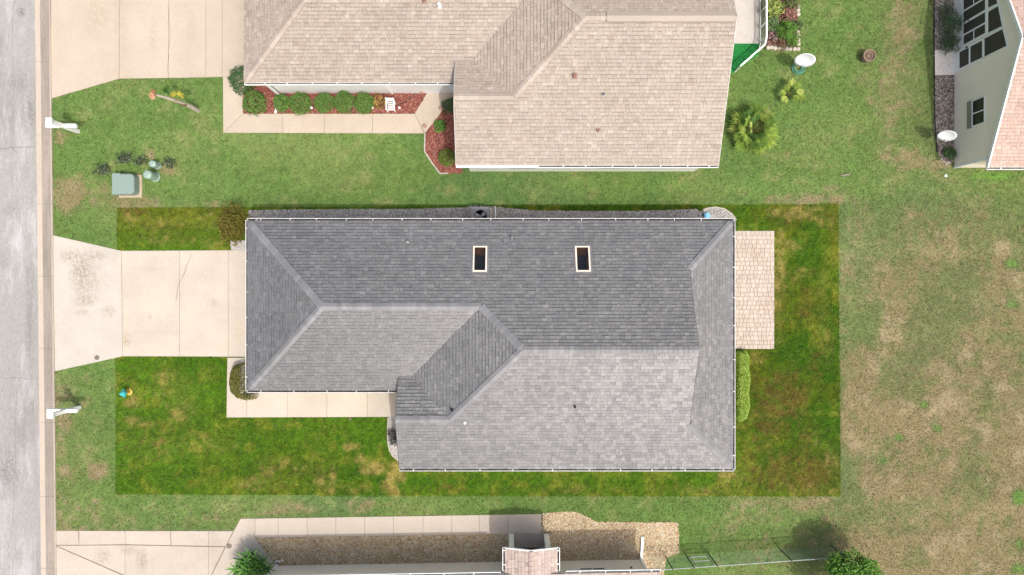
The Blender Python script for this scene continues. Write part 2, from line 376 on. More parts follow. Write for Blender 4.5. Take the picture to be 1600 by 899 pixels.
# road
road_m = M('asphalt', A(199,196,191), rough=.9, var=.11, scale=.35, fine=.26, fscale=38, stretch=(1, .22, 1), c2=A(168,163,160), c2scale=.9, c2lo=.52, c2hi=.75, c3=A(228,226,226), c3scale=1.2, c3lo=.5, c3hi=.7,
           bump=.3, bscale=70, stains=[(-23.6, -8.6, .9, 1.6, A(150,145,142), .8),(-23.0, 12.9, .25, .3, A(120,115,112), .9),(-23.2, 9.6, 1.0, .9, A(165,158,152), .7),(-23.9, 1.2, .5, .6, A(170,164,160), .6),(-22.55,8.2,.5,1.6,A(150,146,140),.7),(-22.6,-1.5,.3,3.5,A(165,160,152),.6),(-23.5,3.6,.5,.5,A(160,154,150),.7)])
rd = MB(); a0, a1 = G(55, 0), G(64.5, 899); dxdy = (a0[0]-a1[0])/(a0[1]-a1[1])
def road_x(px0, y): return G(px0, 0)[0]+(y-a0[1])*dxdy
rd.prism([(road_x(55,-300),-300),(road_x(55,300),300),(road_x(55,300)-7.2,300),(road_x(55,-300)-7.2,-300)], -.2, .012)
rd.build('road', road_m, kind='structure')
HARD.append([(road_x(80,-300),-300),(road_x(80,300),300),(-60,300),(-60,-300)])
crack_m = M('crack', A(150,140,132), rough=1)
def crack(pts, z, wd, parent=None, name='crack'):
    m = MB(); n = len(pts); L_, R_ = [], []
    pts = [Vector(p) for p in pts]
    for i, p in enumerate(pts):
        d = (pts[min(i+1, n-1)]-pts[max(i-1, 0)]).normalized(); q = Vector((-d.y, d.x)); ww = wd*(.4+.6*random.random())
        L_.append((*(p+q*ww/2), z)); R_.append((*(p-q*ww/2), z))
    m.add(L_+R_, [(i, n+i, n+i+1, i+1) for i in range(n-1)]); return m.build(name, crack_m, parent)
def wig(a, b, n, amp):
    a, b = Vector(a), Vector(b); d = (b-a); q = Vector((-d.y, d.x)).normalized(); o = 0; out = []
    for i in range(n+1):
        o = o*.6+random.uniform(-amp, amp); out.append(a+d*i/n+q*o*(0 if i in (0, n) else 1))
    return out
ro = bpy.data.objects['road']
crack(wig(G(18,230),G(56,228),9,.05), .0145, .035, ro); crack(wig(G(27,240),G(18,229),4,.05), .0145, .03, ro); crack(wig(G(-10,233),G(18,229),6,.05), .0145, .03, ro)
crack(wig(G(2,590),G(60,593),10,.04), .0145, .02, ro); crack(wig(G(25,600),G(20,899),18,.04), .0145, .016, ro); crack(wig(G(22,0),G(18,320),16,.04), .0145, .014, ro)
# kerb with a valley gutter, cast in segments
kerb_m = M('kerb_concrete', A(236,220,202), rough=.9, var=.08, scale=1.5, fine=.1, fscale=30, stretch=(1, .3, 1))
grime_m = M('gutter_grime', A(192,180,168), rough=.95, var=.2, scale=2.0, fine=.18, fscale=26, stretch=(1, .15, 1))
kroot = empty('kerb', (G(67,450)[0], 0, 0), kind='structure')
ang = math.atan(dxdy)
prof = [(-.37,.018),(-.16,.012),(-.14,.010),(.24,.010),(.27,.03),(.36,.075),(.375,.07),(.375,-.1),(-.37,-.1)]
def kerb_seg(y0, y1):
    xm = road_x(67.3, (y0+y1)/2); L2 = (y1-y0)/2-.006; m = MB(); n = len(prof)
    vs = [(xm+a+dy*dxdy, (y0+y1)/2+dy, b) for dy in (-L2, L2) for a, b in prof]
    m.add(vs, [tuple(range(n)), tuple(range(2*n-1, n-1, -1))]+[(i, n+i, n+(i+1)%n, (i+1)%n) for i in range(n)])
    o = m.build('kerb_segment', kerb_m, kroot); o.data.materials.append(grime_m)
    o.data.polygons[4].material_index = 1; o.data.polygons[5].material_index = 1
    return o
ks = [G(0, y)[1] for y in (1340,1226,1113,1001,888,776,660,545,432,319,211,97,-16,-130,-243,-356)]
for a, b in zip(ks[:-1], ks[1:]): kerb_seg(a, b)

# slabs of concrete
def conc(name, c, **k): return M(name, c, rough=.9, spec=.2, var=.08, scale=.7, fine=.09, fscale=22, bump=.2, bscale=50, objvar=.03, c3=tuple(v*.86 for v in c), c3scale=13., c3lo=.58, c3hi=.72, **k)
def slabs(name, pieces, mat, z=.03, bed=None, gap=.007, label=None):
    r = empty(name, (*np.mean([p for q in pieces for p in q], 0), 0), kind='structure')
    if bed: MB().prism(bed, -.08, z-.022).build('slab_bed', MT['joint'], r); HARD.append(bed)
    for q in pieces: MB().prism(inset(ccw(q), gap), -.05, z, .006).build('concrete_slab', mat, r)
    return r
def quads(top, bot): return [[top[i], top[i+1], bot[i+1], bot[i]] for i in range(len(top)-1)]
cN = conc('north_concrete', A(237,221,201), c2=A(226,207,186), c2scale=.45, c2lo=.55, c2hi=.8, stains=[(*G(240,60),.25,1.2,A(206,188,168),.5),(*G(300,40),.3,.9,A(206,188,168),.4),(*G(150,25),.9,1.2,A(214,192,168),.6),(*G(190,50),.4,2.5,A(220,200,178),.6)])
cM = conc('driveway_concrete', A(243,230,213), c2=A(240,226,206), c2scale=.6, c2lo=.55, c2hi=.8, stains=[(*G(198,532),.28,.45,A(205,180,140),.8),(*G(188,480),.25,1.6,A(205,185,150),.7),(*G(188,430),.2,1.2,A(225,205,175),.7),(*G(375,520),.35,.8,A(235,215,175),.8),(*G(350,540),.5,.4,A(240,222,188),.7),(*G(235,495),.12,.25,A(190,180,168),.6),(*G(280,452),.6,2.,A(228,214,198),.6),(*G(320,430),.7,.5,A(226,210,192),.6),(*G(240,420),1.4,.16,A(222,208,192),.6),(*G(250,520),1.6,.16,A(222,208,192),.6),(*G(335,475),.22,.3,A(200,186,170),.7)])
cA = conc('apron_concrete', A(243,234,221), c2=A(238,228,212), c2scale=.8, c2lo=.55, c2hi=.75, stains=[(*G(128,425),.75,1.2,A(178,168,152),.95),(*G(135,470),.7,.35,A(188,176,158),.9),(*G(110,400),.6,.5,A(188,178,156),.9),(*G(150,400),.7,.35,A(190,180,160),.8),(*G(140,440),1.1,1.0,A(205,195,178),.8),(*G(170,487),.45,.35,A(205,190,168),.9),(*G(130,488),.4,.18,A(200,188,165),.9),(*G(180,400),.25,.8,A(226,212,192),.7)])
cS = conc('south_concrete', A(240,226,210), c2=A(226,210,192), c2scale=.6, c2lo=.5, c2hi=.75, stains=[(*G(162,870),.5,.5,A(192,178,162),.9),(*G(222,875),.35,.75,A(182,168,150),.9),(*G(205,860),.6,.3,A(205,190,172),.7)])
cW = conc('walk_concrete', A(243,229,212), c2=A(232,216,198), c2scale=.7, c2lo=.5, c2hi=.8)
# north neighbour's drive and walk
b0 = G(80,155); NT = -200
pN = [[(80,NT),(187,NT),(187,123.5),(80,154.5)],[(187,NT),(264,NT),(264,122.5),(187,123.5)],[(264,NT),(322,NT),(322,121.5),(264,122.5)],[(322,NT),(347.5,NT),(347.5,120.5),(322,121.5)],[(347.5,NT),(386,NT),(386,120),(347.5,120.5)]]
dN = slabs('driveway', [P(*q) for q in pN], cN, bed=P((80,NT),(386,NT),(386,120),(187,123.5),(80,154.5)))
crack(wig(G(264,0),G(266,60),6,.01)+wig(G(266,60),G(262,115),5,.01), .0335, .02, dN)
pW = [[(348.5,120.5),(383,120),(383,140),(379,160),(380,178),(349,208)],[(380,178),(442,178),(442,208.3),(349,208)],[(442,178),(507,178),(507,208.6),(442,208.3)],[(507,178),(582,178),(582,208.8),(507,208.6)],[(582,178),(648,178),(663,209),(582,208.8)],[(648,178),(668,144),(668,120),(716,120),(716,142),(664,209)]]
slabs('walkway', [P(*q) for q in pW], cN, z=.032, bed=P((348.5,120.5),(383,120),(379,160),(380,178),(648,178),(668,144),(668,120),(716,120),(716,142),(664,209),(349,208)))
# main drive, apron and walk
slabs('apron', [P((83,367.5),(190,392),(192,557),(86,580.5))], cA, z=.028, bed=P((83,367.5),(190,392),(192,557),(86,580.5)))
pM = [[(190,392),(281,391.6),(281,557),(192,557)],[(281,391.6),(357,391.2),(357,557.5),(281,557)],[(357,391.2),(408,391),(408,558),(357,557.5)]]
dM = slabs('driveway', [P(*q) for q in pM], cM, bed=P((190,392),(408,391),(408,558),(192,557)))
crack(wig(G(300,397),G(278,448),14,.03), .0335, .025, dM); crack(wig(G(278,448),G(275,470),5,.02), .0335, .018, dM)
pK = [[(355.5,559),(384,559),(384,606),(386,606),(386,652.5),(354,652.5)],[(386,606),(449,604),(449,652.2),(386,652.5)],[(449,604),(511,604),(511,652),(449,652.2)],[(511,604),(574,604),(574,651.8),(511,652)],[(574,604),(634,604),(634,651.5),(574,651.8)]]
slabs('walkway', [P(*q) for q in pK], conc('front_walk_concrete', A(244,232,214)), z=.032, bed=P((355.5,559),(408,559),(408,604),(634,604),(634,651.5),(354,652.5)))
# south neighbour's drive and walk
pS = [quads(P((88,829),(124,829),(196,829.5),(267,829.5),(326,829.5),(365,829.5)), P((88,851.5),(124,851.5),(196,850.5),(267,852),(326,853),(353,853.5)))]
q2 = [P((88,853),(195,900),(195,1200),(88,1200)),P((89,852.5),(196,851.5),(196,899)),P((196,851.5),(326,854),(326,899),(270,1200),(196,1200)),P((326,854),(352,854.5),(330,899),(326,908))]
q3 = [P((354,853),(366,829.5),(376,810.5),(399,810),(399,840),(433,884),(425,1200),(270,1200),(328,905))]
dS = slabs('driveway', pS[0]+q2+q3, cS, bed=P((88,829),(365,829),(376,810),(399,810),(399,840),(433,884),(425,1200),(88,1200)))
crack(wig(G(123,829),G(124,851),5,.015), .0335, .02, dS); crack(wig(G(267,829),G(268,852),5,.02), .0335, .02, dS)
xs = (399,435,480,525,570,615,661,706,749,794,846)
sl = lambda x, y0: (x, y0-(x-399)*.0155)
slabs('walkway', [P(sl(a,810),sl(b,810),sl(b,840.5),sl(a,840.5)) for a, b in zip(xs[:-1], xs[1:])], cW, z=.032, bed=P(sl(399,810),sl(846,810),sl(846,840.5),sl(399,840.5)))
# drain covers
cov = M('iron_cover', A(150,140,125), rough=.7)
def cover(px, py, r, label, z=.03):
    x, y = G(px, py); o = MB().lathe([(r, -.01), (r, .012), (r*.86, .016), (r*.8, .010), (r*.3, .010), (r*.25,.014), (.001, .014)], (0, 0, z), 16).build('drain_cover', cov, origin=None)
    o.location = (x, y, 0); return tag(o, label, 'drain cover')
cover(152, 559, .11, 'round dark drain cover set in the white apron by the road')
cover(358.5, 853, .12, 'round tan drain cover in the lower driveway beside the strappy green shrub')
cover(547, 654.5, .06, 'small pale valve cover in the grass edge below the front walkway', .02)
# back patio of pavers
pv = M('paver', A(240,224,208), rough=.85, var=.09, scale=1.2, fine=.12, fscale=30, objvar=.09, c2=A(228,206,186), c2scale=.9, c2lo=.5, c2hi=.75)
x0, y1 = G(1148, 361); x1, y0 = G(1209.5, 545.5)
patio = empty('patio', ((x0+x1)/2, (y0+y1)/2, 0), kind='structure')
MB().prism([(x0-.3,y0),(x1,y0),(x1,y1),(x0-.3,y1)], -.05, .018).build('patio_bed', M('joint_sand', A(214,196,178), rough=.95), patio)
HARD.append([(x0-.3,y0),(x1,y0),(x1,y1),(x0-.3,y1)])
pm = {}
for r_ in range(27):
    pitch = (y1-y0)/27; xx = x0-.12*(r_ % 2); 
    while xx < x1-.02:
        ww = [.13,.2,.2,.2,.26][random.randrange(5)]; ww = min(ww, x1-xx)
        if ww < .07: break
        key = round(ww, 2)
        if key not in pm:
            m = MB().bevbox((0,0,0), (ww-.012, pitch-.012, .05), .008); o = m.build('paver', pv, patio)
            o.location = (0,0,0); pm[key] = o
            for vtx in o.data.vertices: vtx.co += OFF[patio.name]
            o.data.update(); c_ = o
        else: c_ = pm[key].copy(); col.objects.link(c_)
        c_.location = (xx+ww/2-patio.location.x, y0+pitch*(r_+.5)-patio.location.y, .012+random.uniform(-.003,.003)); xx += ww
# ---------------------------------------------------------------- houses
PITCH = 0.46
GREY_PAL = [A(139,139,140), A(145,145,146), A(152,152,153), A(131,131,132), A(159,159,160)]
TAN_PAL = [A(222,206,189), A(215,198,181), A(229,214,198), A(206,188,171), A(235,222,207)]
PINK_PAL = [A(238,216,198), A(230,204,186), A(244,224,208), A(222,194,177)]
def make_shingles(slopes, pal, k, mat, roof, h=.152, lift=.034, wr=(.13,.27), band=.55):
    """slopes: list of (origin3, U, V, [plan polys]) -> one mesh of separately cut, proud tabs"""
    V_, F_, T_ = [], [], []
    pal = np.array(pal)*k
    for (O, U, W, polys) in slopes:
        O, U, W = Vector(O), Vector(U), Vector(W); Nn = U.cross(W)
        cosp = Vector((W.x, W.y)).length; wd = Vector((W.x, W.y)).normalized()
        uv = [ccw([(Vector((p[0]-O.x, p[1]-O.y)).dot(Vector((U.x, U.y))), Vector((p[0]-O.x, p[1]-O.y)).dot(wd)/cosp) for p in q]) for q in polys]
        bb = [(min(p[0] for p in q), max(p[0] for p in q), min(p[1] for p in q), max(p[1] for p in q)) for q in uv]
        umin = min(b[0] for b in bb); umax = max(b[1] for b in bb); vmax = max(b[3] for b in bb)
        for c in range(int(vmax/h)+1):
            u = umin-random.uniform(0, .3); v0 = c*h; cl = 1+random.uniform(-.035, .035)
            while u < umax:
                ww = random.uniform(*wr); tab = random.random()
                th = lift*(.55+.75*random.random()) ; 
                colr = pal[min(len(pal)-1, int(abs(random.gauss(0, 1.35))))]*(cl*random.uniform(.95, 1.06))
                # the lower face of a laminated tab, and the dark granule band printed along its top
                bt = .72*h if random.random() < .72 else h*.9; bc = colr*(band+random.uniform(-.08,.12)); two = []
                for (va, vb_, cc) in ((v0, v0+bt, colr), (v0+bt, v0+h, bc)): two.append(([(u+.003, va), (u+ww-.003, va), (u+ww-.003, vb_), (u+.003, vb_)], cc))
                u += ww
                for (rect, colr), q, b in [(t, q_, b_) for q_, b_ in zip(uv, bb) for t in two]:
                    if rect[1][0] < b[0] or rect[0][0] > b[1] or rect[2][1] < b[2] or rect[0][1] > b[3]: continue
                    r = clip_poly(rect, q)
                    if len(r) < 3 or abs(area2(r)) < 3e-4: continue
                    n = len(r); base = len(V_)
                    for (a, bq) in r:
                        hh = th*(1-(bq-v0)/h)+.003
                        V_.append(O+U*a+W*bq+Nn*hh)
                    for (a, bq) in r: V_.append(O+U*a+W*bq-Nn*.004)
                    F_.append(tuple(range(base, base+n)))
                    for i in range(n): F_.append((base+n+i, base+n+(i+1)%n, base+(i+1)%n, base+i))
                    T_ += [colr]*(2*n)
    return np_obj('shingles', V_, F_, mat, roof, np.array(T_), 'stuff')
def make_caps(segs, pal, k, mat, roof, half=.15, step=.2):
    V_, F_, T_ = [], [], []
    for p0, p1, drop in segs:                # p0 low end, p1 high end, drop = fall per metre sideways
        p0, p1 = Vector(p0), Vector(p1); d = p1-p0; L_ = d.length; d.normalize(); s = Vector((-d.y, d.x, 0)).normalized()
        n = max(1, int(L_/step))
        for i in range(n):
            a = p0+d*(L_*i/n); b = p0+d*(min(L_, L_*(i+1)/n+.03)); t = np.array(pal[random.randrange(len(pal))])*k*random.uniform(.95, 1.06)
            la, lb = .07, .05
            vs = [a-s*half+Vector((0,0,la-half*drop)), a+Vector((0,0,la)), a+s*half+Vector((0,0,la-half*drop)),
                  b-s*half+Vector((0,0,lb-half*drop)), b+Vector((0,0,lb)), b+s*half+Vector((0,0,lb-half*drop))]
            lo = [v-Vector((0,0,.03)) for v in vs]; m = len(V_)
            V_ += vs+lo; T_ += [t]*12
            F_ += [(m,m+1,m+4,m+3),(m+1,m+2,m+5,m+4),(m+6,m+7,m+1,m),(m+7,m+8,m+2,m+1),(m+6,m,m+3,m+9),(m+8,m+11,m+5,m+2)]
    return np_obj('ridge_cap', V_, F_, mat, roof, np.array(T_), 'stuff')
def slope_of(p, E, kind):      # (origin, U, W) for a plane rising from an eave line
    c = 1/math.sqrt(1+PITCH**2); s = PITCH*c
    return {'N': (Vector((0, p, E)), Vector((-1,0,0)), Vector((0,-c,s))), 'S': (Vector((0, p, E)), Vector((1,0,0)), Vector((0,c,s))),
            'W': (Vector((p, 0, E)), Vector((0,-1,0)), Vector((c,0,s))), 'E': (Vector((p, 0, E)), Vector((0,1,0)), Vector((-c,0,s)))}[kind]
def zplane(pl, x, y): O, U, W = pl; return O.z+((x-O.x)*W.x+(y-O.y)*W.y)/(W.x**2+W.y**2)*W.z
def make_deck(slopes, mat, root, name='roof', th=.05):
    m = MB()
    for O, U, W, polys in slopes:
        for q in polys:
            q = ccw(q); n = len(q); t = [(x, y, zplane((O,U,W), x, y)-.006) for x, y in q]
            m.add(t+[(x, y, z-th) for x, y, z in t], [tuple(range(n)), tuple(range(2*n-1, n-1, -1))]+[(n+i, n+(i+1)%n, (i+1)%n, i) for i in range(n)])
    return m.build(name, mat, root)
def gutter(root, p0, p1, out, E, step=1.33, mat=None, first=.6, wd=.115, closed=True):
    """open aluminium trough along an eave; out = outward unit direction"""
    mat = mat or MT['gutter']; p0, p1, o = Vector(p0), Vector(p1), Vector(out); d = (p1-p0).normalized(); L_ = (p1-p0).length
    m = MB(); bt = MB(); zt = E-.015; rz = math.atan2(d.y, d.x); c = (p0+p1)/2
    m.box((*(c+o*(wd-.012)), zt-.05), (L_, .024, .12), rz); bt.box((*(c+o*(wd/2)), zt-.103), (L_-.03, wd-.04, .016), rz)
    m.box((*(c+o*.008), zt-.065), (L_, .012, .09), rz)
    if closed:
        for q in (p0, p1): m.box((*(q+o*(wd/2)), zt-.056), (.012, wd-.01, .104), rz)
    g = m.build('gutter', mat, root); x = first
    bt.build('gutter_bottom', MT['gutter_bottom'], g); pr = None  # near-black strip along the trough bottom
    while x < L_-.1:
        q = p0+d*x
        if pr is None:
            pr = MB().box((*(q+o*(wd/2)), zt+.006), (.035, wd+.01, .012), rz).build('hanger', mat, g); q0 = q
        else:
            c_ = pr.copy(); col.objects.link(c_); c_.parent = g; c_.location = (q.x-q0.x, q.y-q0.y, 0)
        x += step*random.uniform(.85, 1.15)
    return g
def vent(root, px, py, z, r=.05, h=.28, mat='lgrey', flash='grey', inner='dark'):
    x, y = G(px, py, z); m = MB()
    v = m.lathe([(r, -.25), (r, h), (r*.72, h), (r*.72, h-.1), (.001, h-.1)], (x, y, z), 12).build('vent_pipe', MT[mat], root)
    MB().lathe([(r*1.6, -.03), (r*1.3, .04), (r*1.05, .07)], (x, y, z+.015), 12).build('flashing', MT[flash], v)
    return v
def skylight(root, roof_pl, rect, zf):
    x0, y0, x1, y1 = rect; zt = lambda x, y: zplane(roof_pl, x, y); fw = .065
    fr = MB()
    for (a0, b0, a1, b1) in ((x0,y0,x1,y0+fw),(x0,y1-fw,x1,y1),(x0,y0+fw,x0+fw,y1-fw),(x1-fw,y0+fw,x1,y1-fw)):
        cs = [(a0,b0),(a1,b0),(a1,b1),(a0,b1)]
        fr.add([(x, y, zt(x,y)-.03) for x, y in cs]+[(x, y, zt(x,y)+.11) for x, y in cs], [(3,2,1,0),(4,5,6,7),(0,1,5,4),(1,2,6,5),(2,3,7,6),(3,0,4,7)])
    fl = MB(); e = .07
    for (a0, b0, a1, b1) in ((x0-e,y0-e,x1+e,y0),(x0-e,y1,x1+e,y1+e),(x0-e,y0,x0,y1),(x1,y0,x1+e,y1)):
        cs = [(a0,b0),(a1,b0),(a1,b1),(a0,b1)]; fl.add([(x, y, zt(x,y)-.02) for x, y in cs]+[(x, y, zt(x,y)+.045) for x, y in cs], [(4,5,6,7),(0,1,5,4),(1,2,6,5),(2,3,7,6),(3,0,4,7)])
    s = fr.build('skylight', M('skylight_frame', (.72,.62,.52), rough=.5), root)
    fl.build('flashing', MT['grey'], s)
    a0, b0, a1, b1 = x0+fw, y0+fw, x1-fw, y1-fw; sh = MB()
    cs = [(a0,b0),(a1,b0),(a1,b1),(a0,b1)]
    lo = [(a0,b0),(a1,b0),(a1,b1-.30),(a0,b1-.30)]
    sh.add([(x, y, zt(x,y)+.05) for x, y in cs]+[(x, y, zf) for x, y in lo], [(0,1,5,4),(1,2,6,5),(2,3,7,6),(3,0,4,7)])
    sh.build('shaft', MT['wood'], s)
    MB().add([(x, y, zf) for x, y in lo], [(0,1,2,3)]).build('shaft_floor', MT['dark'], s)
    g = bpy.data.materials.get('clear_glass')
    if not g:
        g = bpy.data.materials.new('clear_glass'); g.use_nodes = True; N = g.node_tree.nodes; L = g.node_tree.links
        t = N.new('ShaderNodeBsdfTransparent'); t.inputs[0].default_value = (.85,.86,.87,1); gl = N.new('ShaderNodeBsdfGlossy'); gl.inputs['Roughness'].default_value = .03
        fr_ = N.new('ShaderNodeFresnel'); mx = N.new('ShaderNodeMixShader'); L.new(fr_.outputs[0], mx.inputs[0]); L.new(t.outputs[0], mx.inputs[1]); L.new(gl.outputs[0], mx.inputs[2])
        L.new(mx.outputs[0], N['Material Output'].inputs[0])
    MB().add([(x, y, zt(x,y)+.085) for x, y in cs], [(0,1,2,3)]).build('pane', g, s)
    return s

def big_house(root, E, xW, xE, yN, ySA, ySB, xG, xBw, yg, east, xD, pal, kp, mat, skylights=()):
    hA, hB = (yN-ySA)/2, (yN-ySB)/2; yA, yB = yN-hA, yN-hB
    d = xE-xD if east == 'dutch' else 0
    pk = (xW+hA, yA); J = (xBw+hA, yA); tB = (xBw+hB, yB); K = (xBw+yg-ySB, yg); Ty = (2*yg-ySB+ySA)/2; T = (xBw+Ty-ySA, Ty)
    N_, S_A, S_B, W_A, W_B, E_ = slope_of(yN,E,'N'), slope_of(ySA,E,'S'), slope_of(ySB,E,'S'), slope_of(xW,E,'W'), slope_of(xBw,E,'W'), slope_of(xE,E,'E')
    zg = zplane(S_B, xG, yg); gn = slope_of(yg, zg, 'N'); Og = Vector((0, Ty-.0, zplane(gn, 0, Ty))); GN = (Vector((0, Ty, zg-PITCH*(Ty-yg))), gn[1], gn[2])
    np_ = [[(xW,yN),pk,J,(J[0],yN)], [(J[0],yN),J,tB,(xD,yB),(xD,yN)]]
    sp = [[(xG,ySB),(K[0],ySB),K,(xG,yg)], [(K[0],ySB),(tB[0],ySB),tB,K], [(tB[0],ySB),(xD,ySB),(xD,yB),tB]]
    if d:
        np_.append([(xD,yN),(xD,yN-d),(xE,yN)]); sp.append([(xD,ySB),(xE,ySB),(xD,ySB+d)])
    for r in skylights: np_ = sub_rect(np_, r)
    slopes = [(*N_, np_), (*S_B, sp), (*W_A, [[(xW,yN),(xW,ySA),pk]]),
              (*S_A, [[(xW,ySA),(xG,ySA),(xG,Ty),(xW+Ty-ySA,Ty)], [(xW+Ty-ySA,Ty),T,J,pk]]),
              (*W_B, [[T,K,tB,J]]), (*GN, [[(xG,yg),K,T,(xG,Ty)]])]
    if d: slopes.append((*E_, [[(xE,yN),(xE,ySB),(xD,ySB+d),(xD,yN-d)]]))
    roof = make_deck(slopes, MT['deck'], root)
    make_shingles(slopes, pal, kp, mat, roof, band=.40 if pal is GREY_PAL else .70)
    z = lambda pl, q: (*q, zplane(pl, *q)+.0)
    h7 = PITCH*.707
    caps = [(z(W_A,(xW+.1,yN-.1)), z(N_,pk), h7), (z(W_A,(xW+.1,ySA+.1)), z(S_A,pk), h7), (z(N_,pk), z(N_,J), PITCH), (z(N_,J), z(N_,tB), h7),
            (z(S_B,K), z(S_B,tB), h7), (z(S_B,(xG,yg)), z(S_B,K), PITCH)]
    rx1 = xD if d else xE
    caps.append((z(N_,tB), z(N_,(rx1,yB)), PITCH))
    if d: caps += [(z(E_,(xE-.1,yN-.1)), z(E_,(xD,yN-d)), h7), (z(E_,(xE-.1,ySB+.1)), z(E_,(xD,ySB+d)), h7)]
    lighter = [tuple(np.array(c)*(1.34 if pal is GREY_PAL else 1.03)) for c in pal[:3]]
    make_caps(caps, lighter, kp, mat, roof)
    # trim on the gable edges, soffit, walls
    def rake(pts, name='rake_trim'):
        m = MB()
        for a, b in zip(pts[:-1], pts[1:]): m.bar(Vector(a)-Vector((0,0,.07)), Vector(b)-Vector((0,0,.07)), .03, .13)
        return m.build(name, MT['deck'] if d else MT['gutter'], root)
    rake([(xG-.005,ySB,E), (xG-.005,yg,zg), (xG-.005,Ty,GN[0].z)])
    zt = zplane(N_, 0, yB)
    if d: rake([(xD+.005,yN-d,E+d*PITCH), (xD+.005,yB,zt), (xD+.005,ySB+d,E+d*PITCH)])
    else: rake([(xE+.005,yN,E), (xE+.005,yB,zt), (xE+.005,ySB,E)])
    o = .45
    sf = MB().prism([(xW,ySA),(xG-.001,ySA),(xG-.001,yN),(xW,yN)], E-.13, E-.06).prism([(xG,ySB),(xE,ySB),(xE,yN),(xG,yN)], E-.13, E-.06)
    sf.build('soffit', MT['white'], root)
    wl = MB(); t = .15
    ring = [(xW+o,yN-o),(xW+o,ySA+o*.75),(xG+o,ySA+o*.75),(xG+o,ySB+o*.6),(xE-o,ySB+o*.6),(xE-o,yN-o)]
    return roof, ring, dict(N=N_, SA=S_A, SB=S_B, WA=W_A, WB=W_B, E=E_, K=K, T=T, yB=yB, zt=zt, tB=tB, zg=zg)
def wall_ring(root, ring, z1, mat, name='wall', t=.12):
    ring = ccw(ring); ins = inset(ring, t); n = len(ring)
    vs = [(*p, -.05) for p in ring]+[(*p, z1) for p in ring]+[(*p, -.05) for p in ins]+[(*p, z1) for p in ins]
    fs = [(i,(i+1)%n,n+(i+1)%n,n+i) for i in range(n)]+[(2*n+(i+1)%n,2*n+i,3*n+i,3*n+(i+1)%n) for i in range(n)]+[(n+i,n+(i+1)%n,3*n+(i+1)%n,3*n+i) for i in range(n)]
    HARD.append(ring); return MB().add(vs, fs).build(name, mat, root)
def gable_wall(root, x, y0, y1, zb, zt, mat, name='gable', t=.1):
    ym = (y0+y1)/2; v = [(x,y0,zb),(x,y1,zb),(x,ym,zt),(x-t,y0,zb),(x-t,y1,zb),(x-t,ym,zt)]
    return MB().add(v, [(0,1,2),(5,4,3),(0,3,4,1),(1,4,5,2),(2,5,3,0)]).build(name, mat, root)
def wall_window(root, c, along, w_, h_, mat=None, n=2, name='window', proud=.03):
    """framed window on a wall: c = centre on the wall face, along = unit direction along the wall (outward is to its right)"""
    c = Vector(c); a = Vector((*along, 0)); out = Vector((a.y, -a.x, 0)); rz = math.atan2(a.y, a.x); f = .05
    m = MB()
    m.box(c+out*proud/2+Vector((0,0,h_/2-f/2)), (w_, proud, f), rz).box(c+out*proud/2-Vector((0,0,h_/2-f/2)), (w_, proud, f), rz)
    for q in np.linspace(-w_/2+f/2, w_/2-f/2, n+1): m.box(c+out*proud/2+a*q, (f, proud-.002, h_-2*f), rz)
    o = m.build(name, mat or MT['white'], root)
    for i in range(n):
        q0 = -w_/2+f/2+(w_-f)*(i+.5)/n
        MB().box(c+out*.006+a*q0, ((w_-f)/n-f, .012, h_-2*f), rz).build('pane', MT['glass'], o)
    return o
def garage_door(root, x, y0, y1, h):
    yc = (y0+y1)/2; g = MB().box((x-.01, yc, h/2), (.05, y1-y0, h)).build('garage_door', MT['white'], root)
    for r_ in range(4):
        for c_ in range(6): MB().bevbox((x-.045, y0+(y1-y0)*(c_+.5)/6, h*(r_+.5)/4), (.03, (y1-y0)/6-.1, h/4-.12), .01).build('panel', MT['white'], g)
    return g

# --- the grey-roofed house in the middle
E1 = 2.6
house = empty('house', (0,-2.5,0), 'long house with a grey shingle hip roof, two skylights and a paver patio behind', 'house')
Np = slope_of(2.88, E1, 'N')
def sk_rect(px0, px1, py0, py1): 
    z = 3.42; a = G(px0, py1, z); b = G(px1, py0, z); return (a[0], a[1], b[0], b[1])
SK = [sk_rect(739, 761, 384, 425), sk_rect(899, 922, 384, 425)]
xW,xE,yN,ySA,ySB,xG,xBw,xD = -11.40,9.53,2.88,-4.43,-7.82,-4.86,-4.92,7.42
roof1, ring1, pl1 = big_house(house, E1, xW, xE, yN, ySA, ySB, xG, xBw, -5.50, 'dutch', xD, GREY_PAL, .91, MT['shingle'], SK)
wall_ring(house, ring1, E1-.14, MT['cream'])
dd = xE-xD; gable_wall(house, xD-.12, ySB+dd+.08, yN-dd-.08, E1+.8, pl1['zt']-.1, MT['cream'])
gutter(house, (xW-.05,yN), (xE+.06,yN), (0,1), E1, 1.3); gutter(house, (xE,ySB-.04), (xE,yN+.0), (1,0), E1, 1.35)
gutter(house, (xG,ySB), (xE+.06,ySB), (0,-1), E1, 1.5); gutter(house, (xW-.05,ySA), (xG-.03,ySA), (0,-1), E1, 1.45)
gutter(house, (xW,ySA-.03), (xW,yN+.03), (-1,0), E1, 1.3)
for r in SK: skylight(house, pl1['N'], r, 2.56)
zN = lambda px, py, z0, k='N': zplane(pl1[k], *G(px, py, z0))
for (px, py, k, r, h, mt, fl) in ((638,379,'N',.045,.25,'lgrey','grey'),(800,372,'N',.045,.2,'lgrey','dark'),(706,640,'WB',.045,.25,'dark','dark'),(726.5,661,'SB',.05,.1,'white','gutter'),(898,635.5,'SB',.045,.2,'dark','dark')):
    vent(house, px, py, zN(px, py, 3.6, k), r, h, mt, fl)
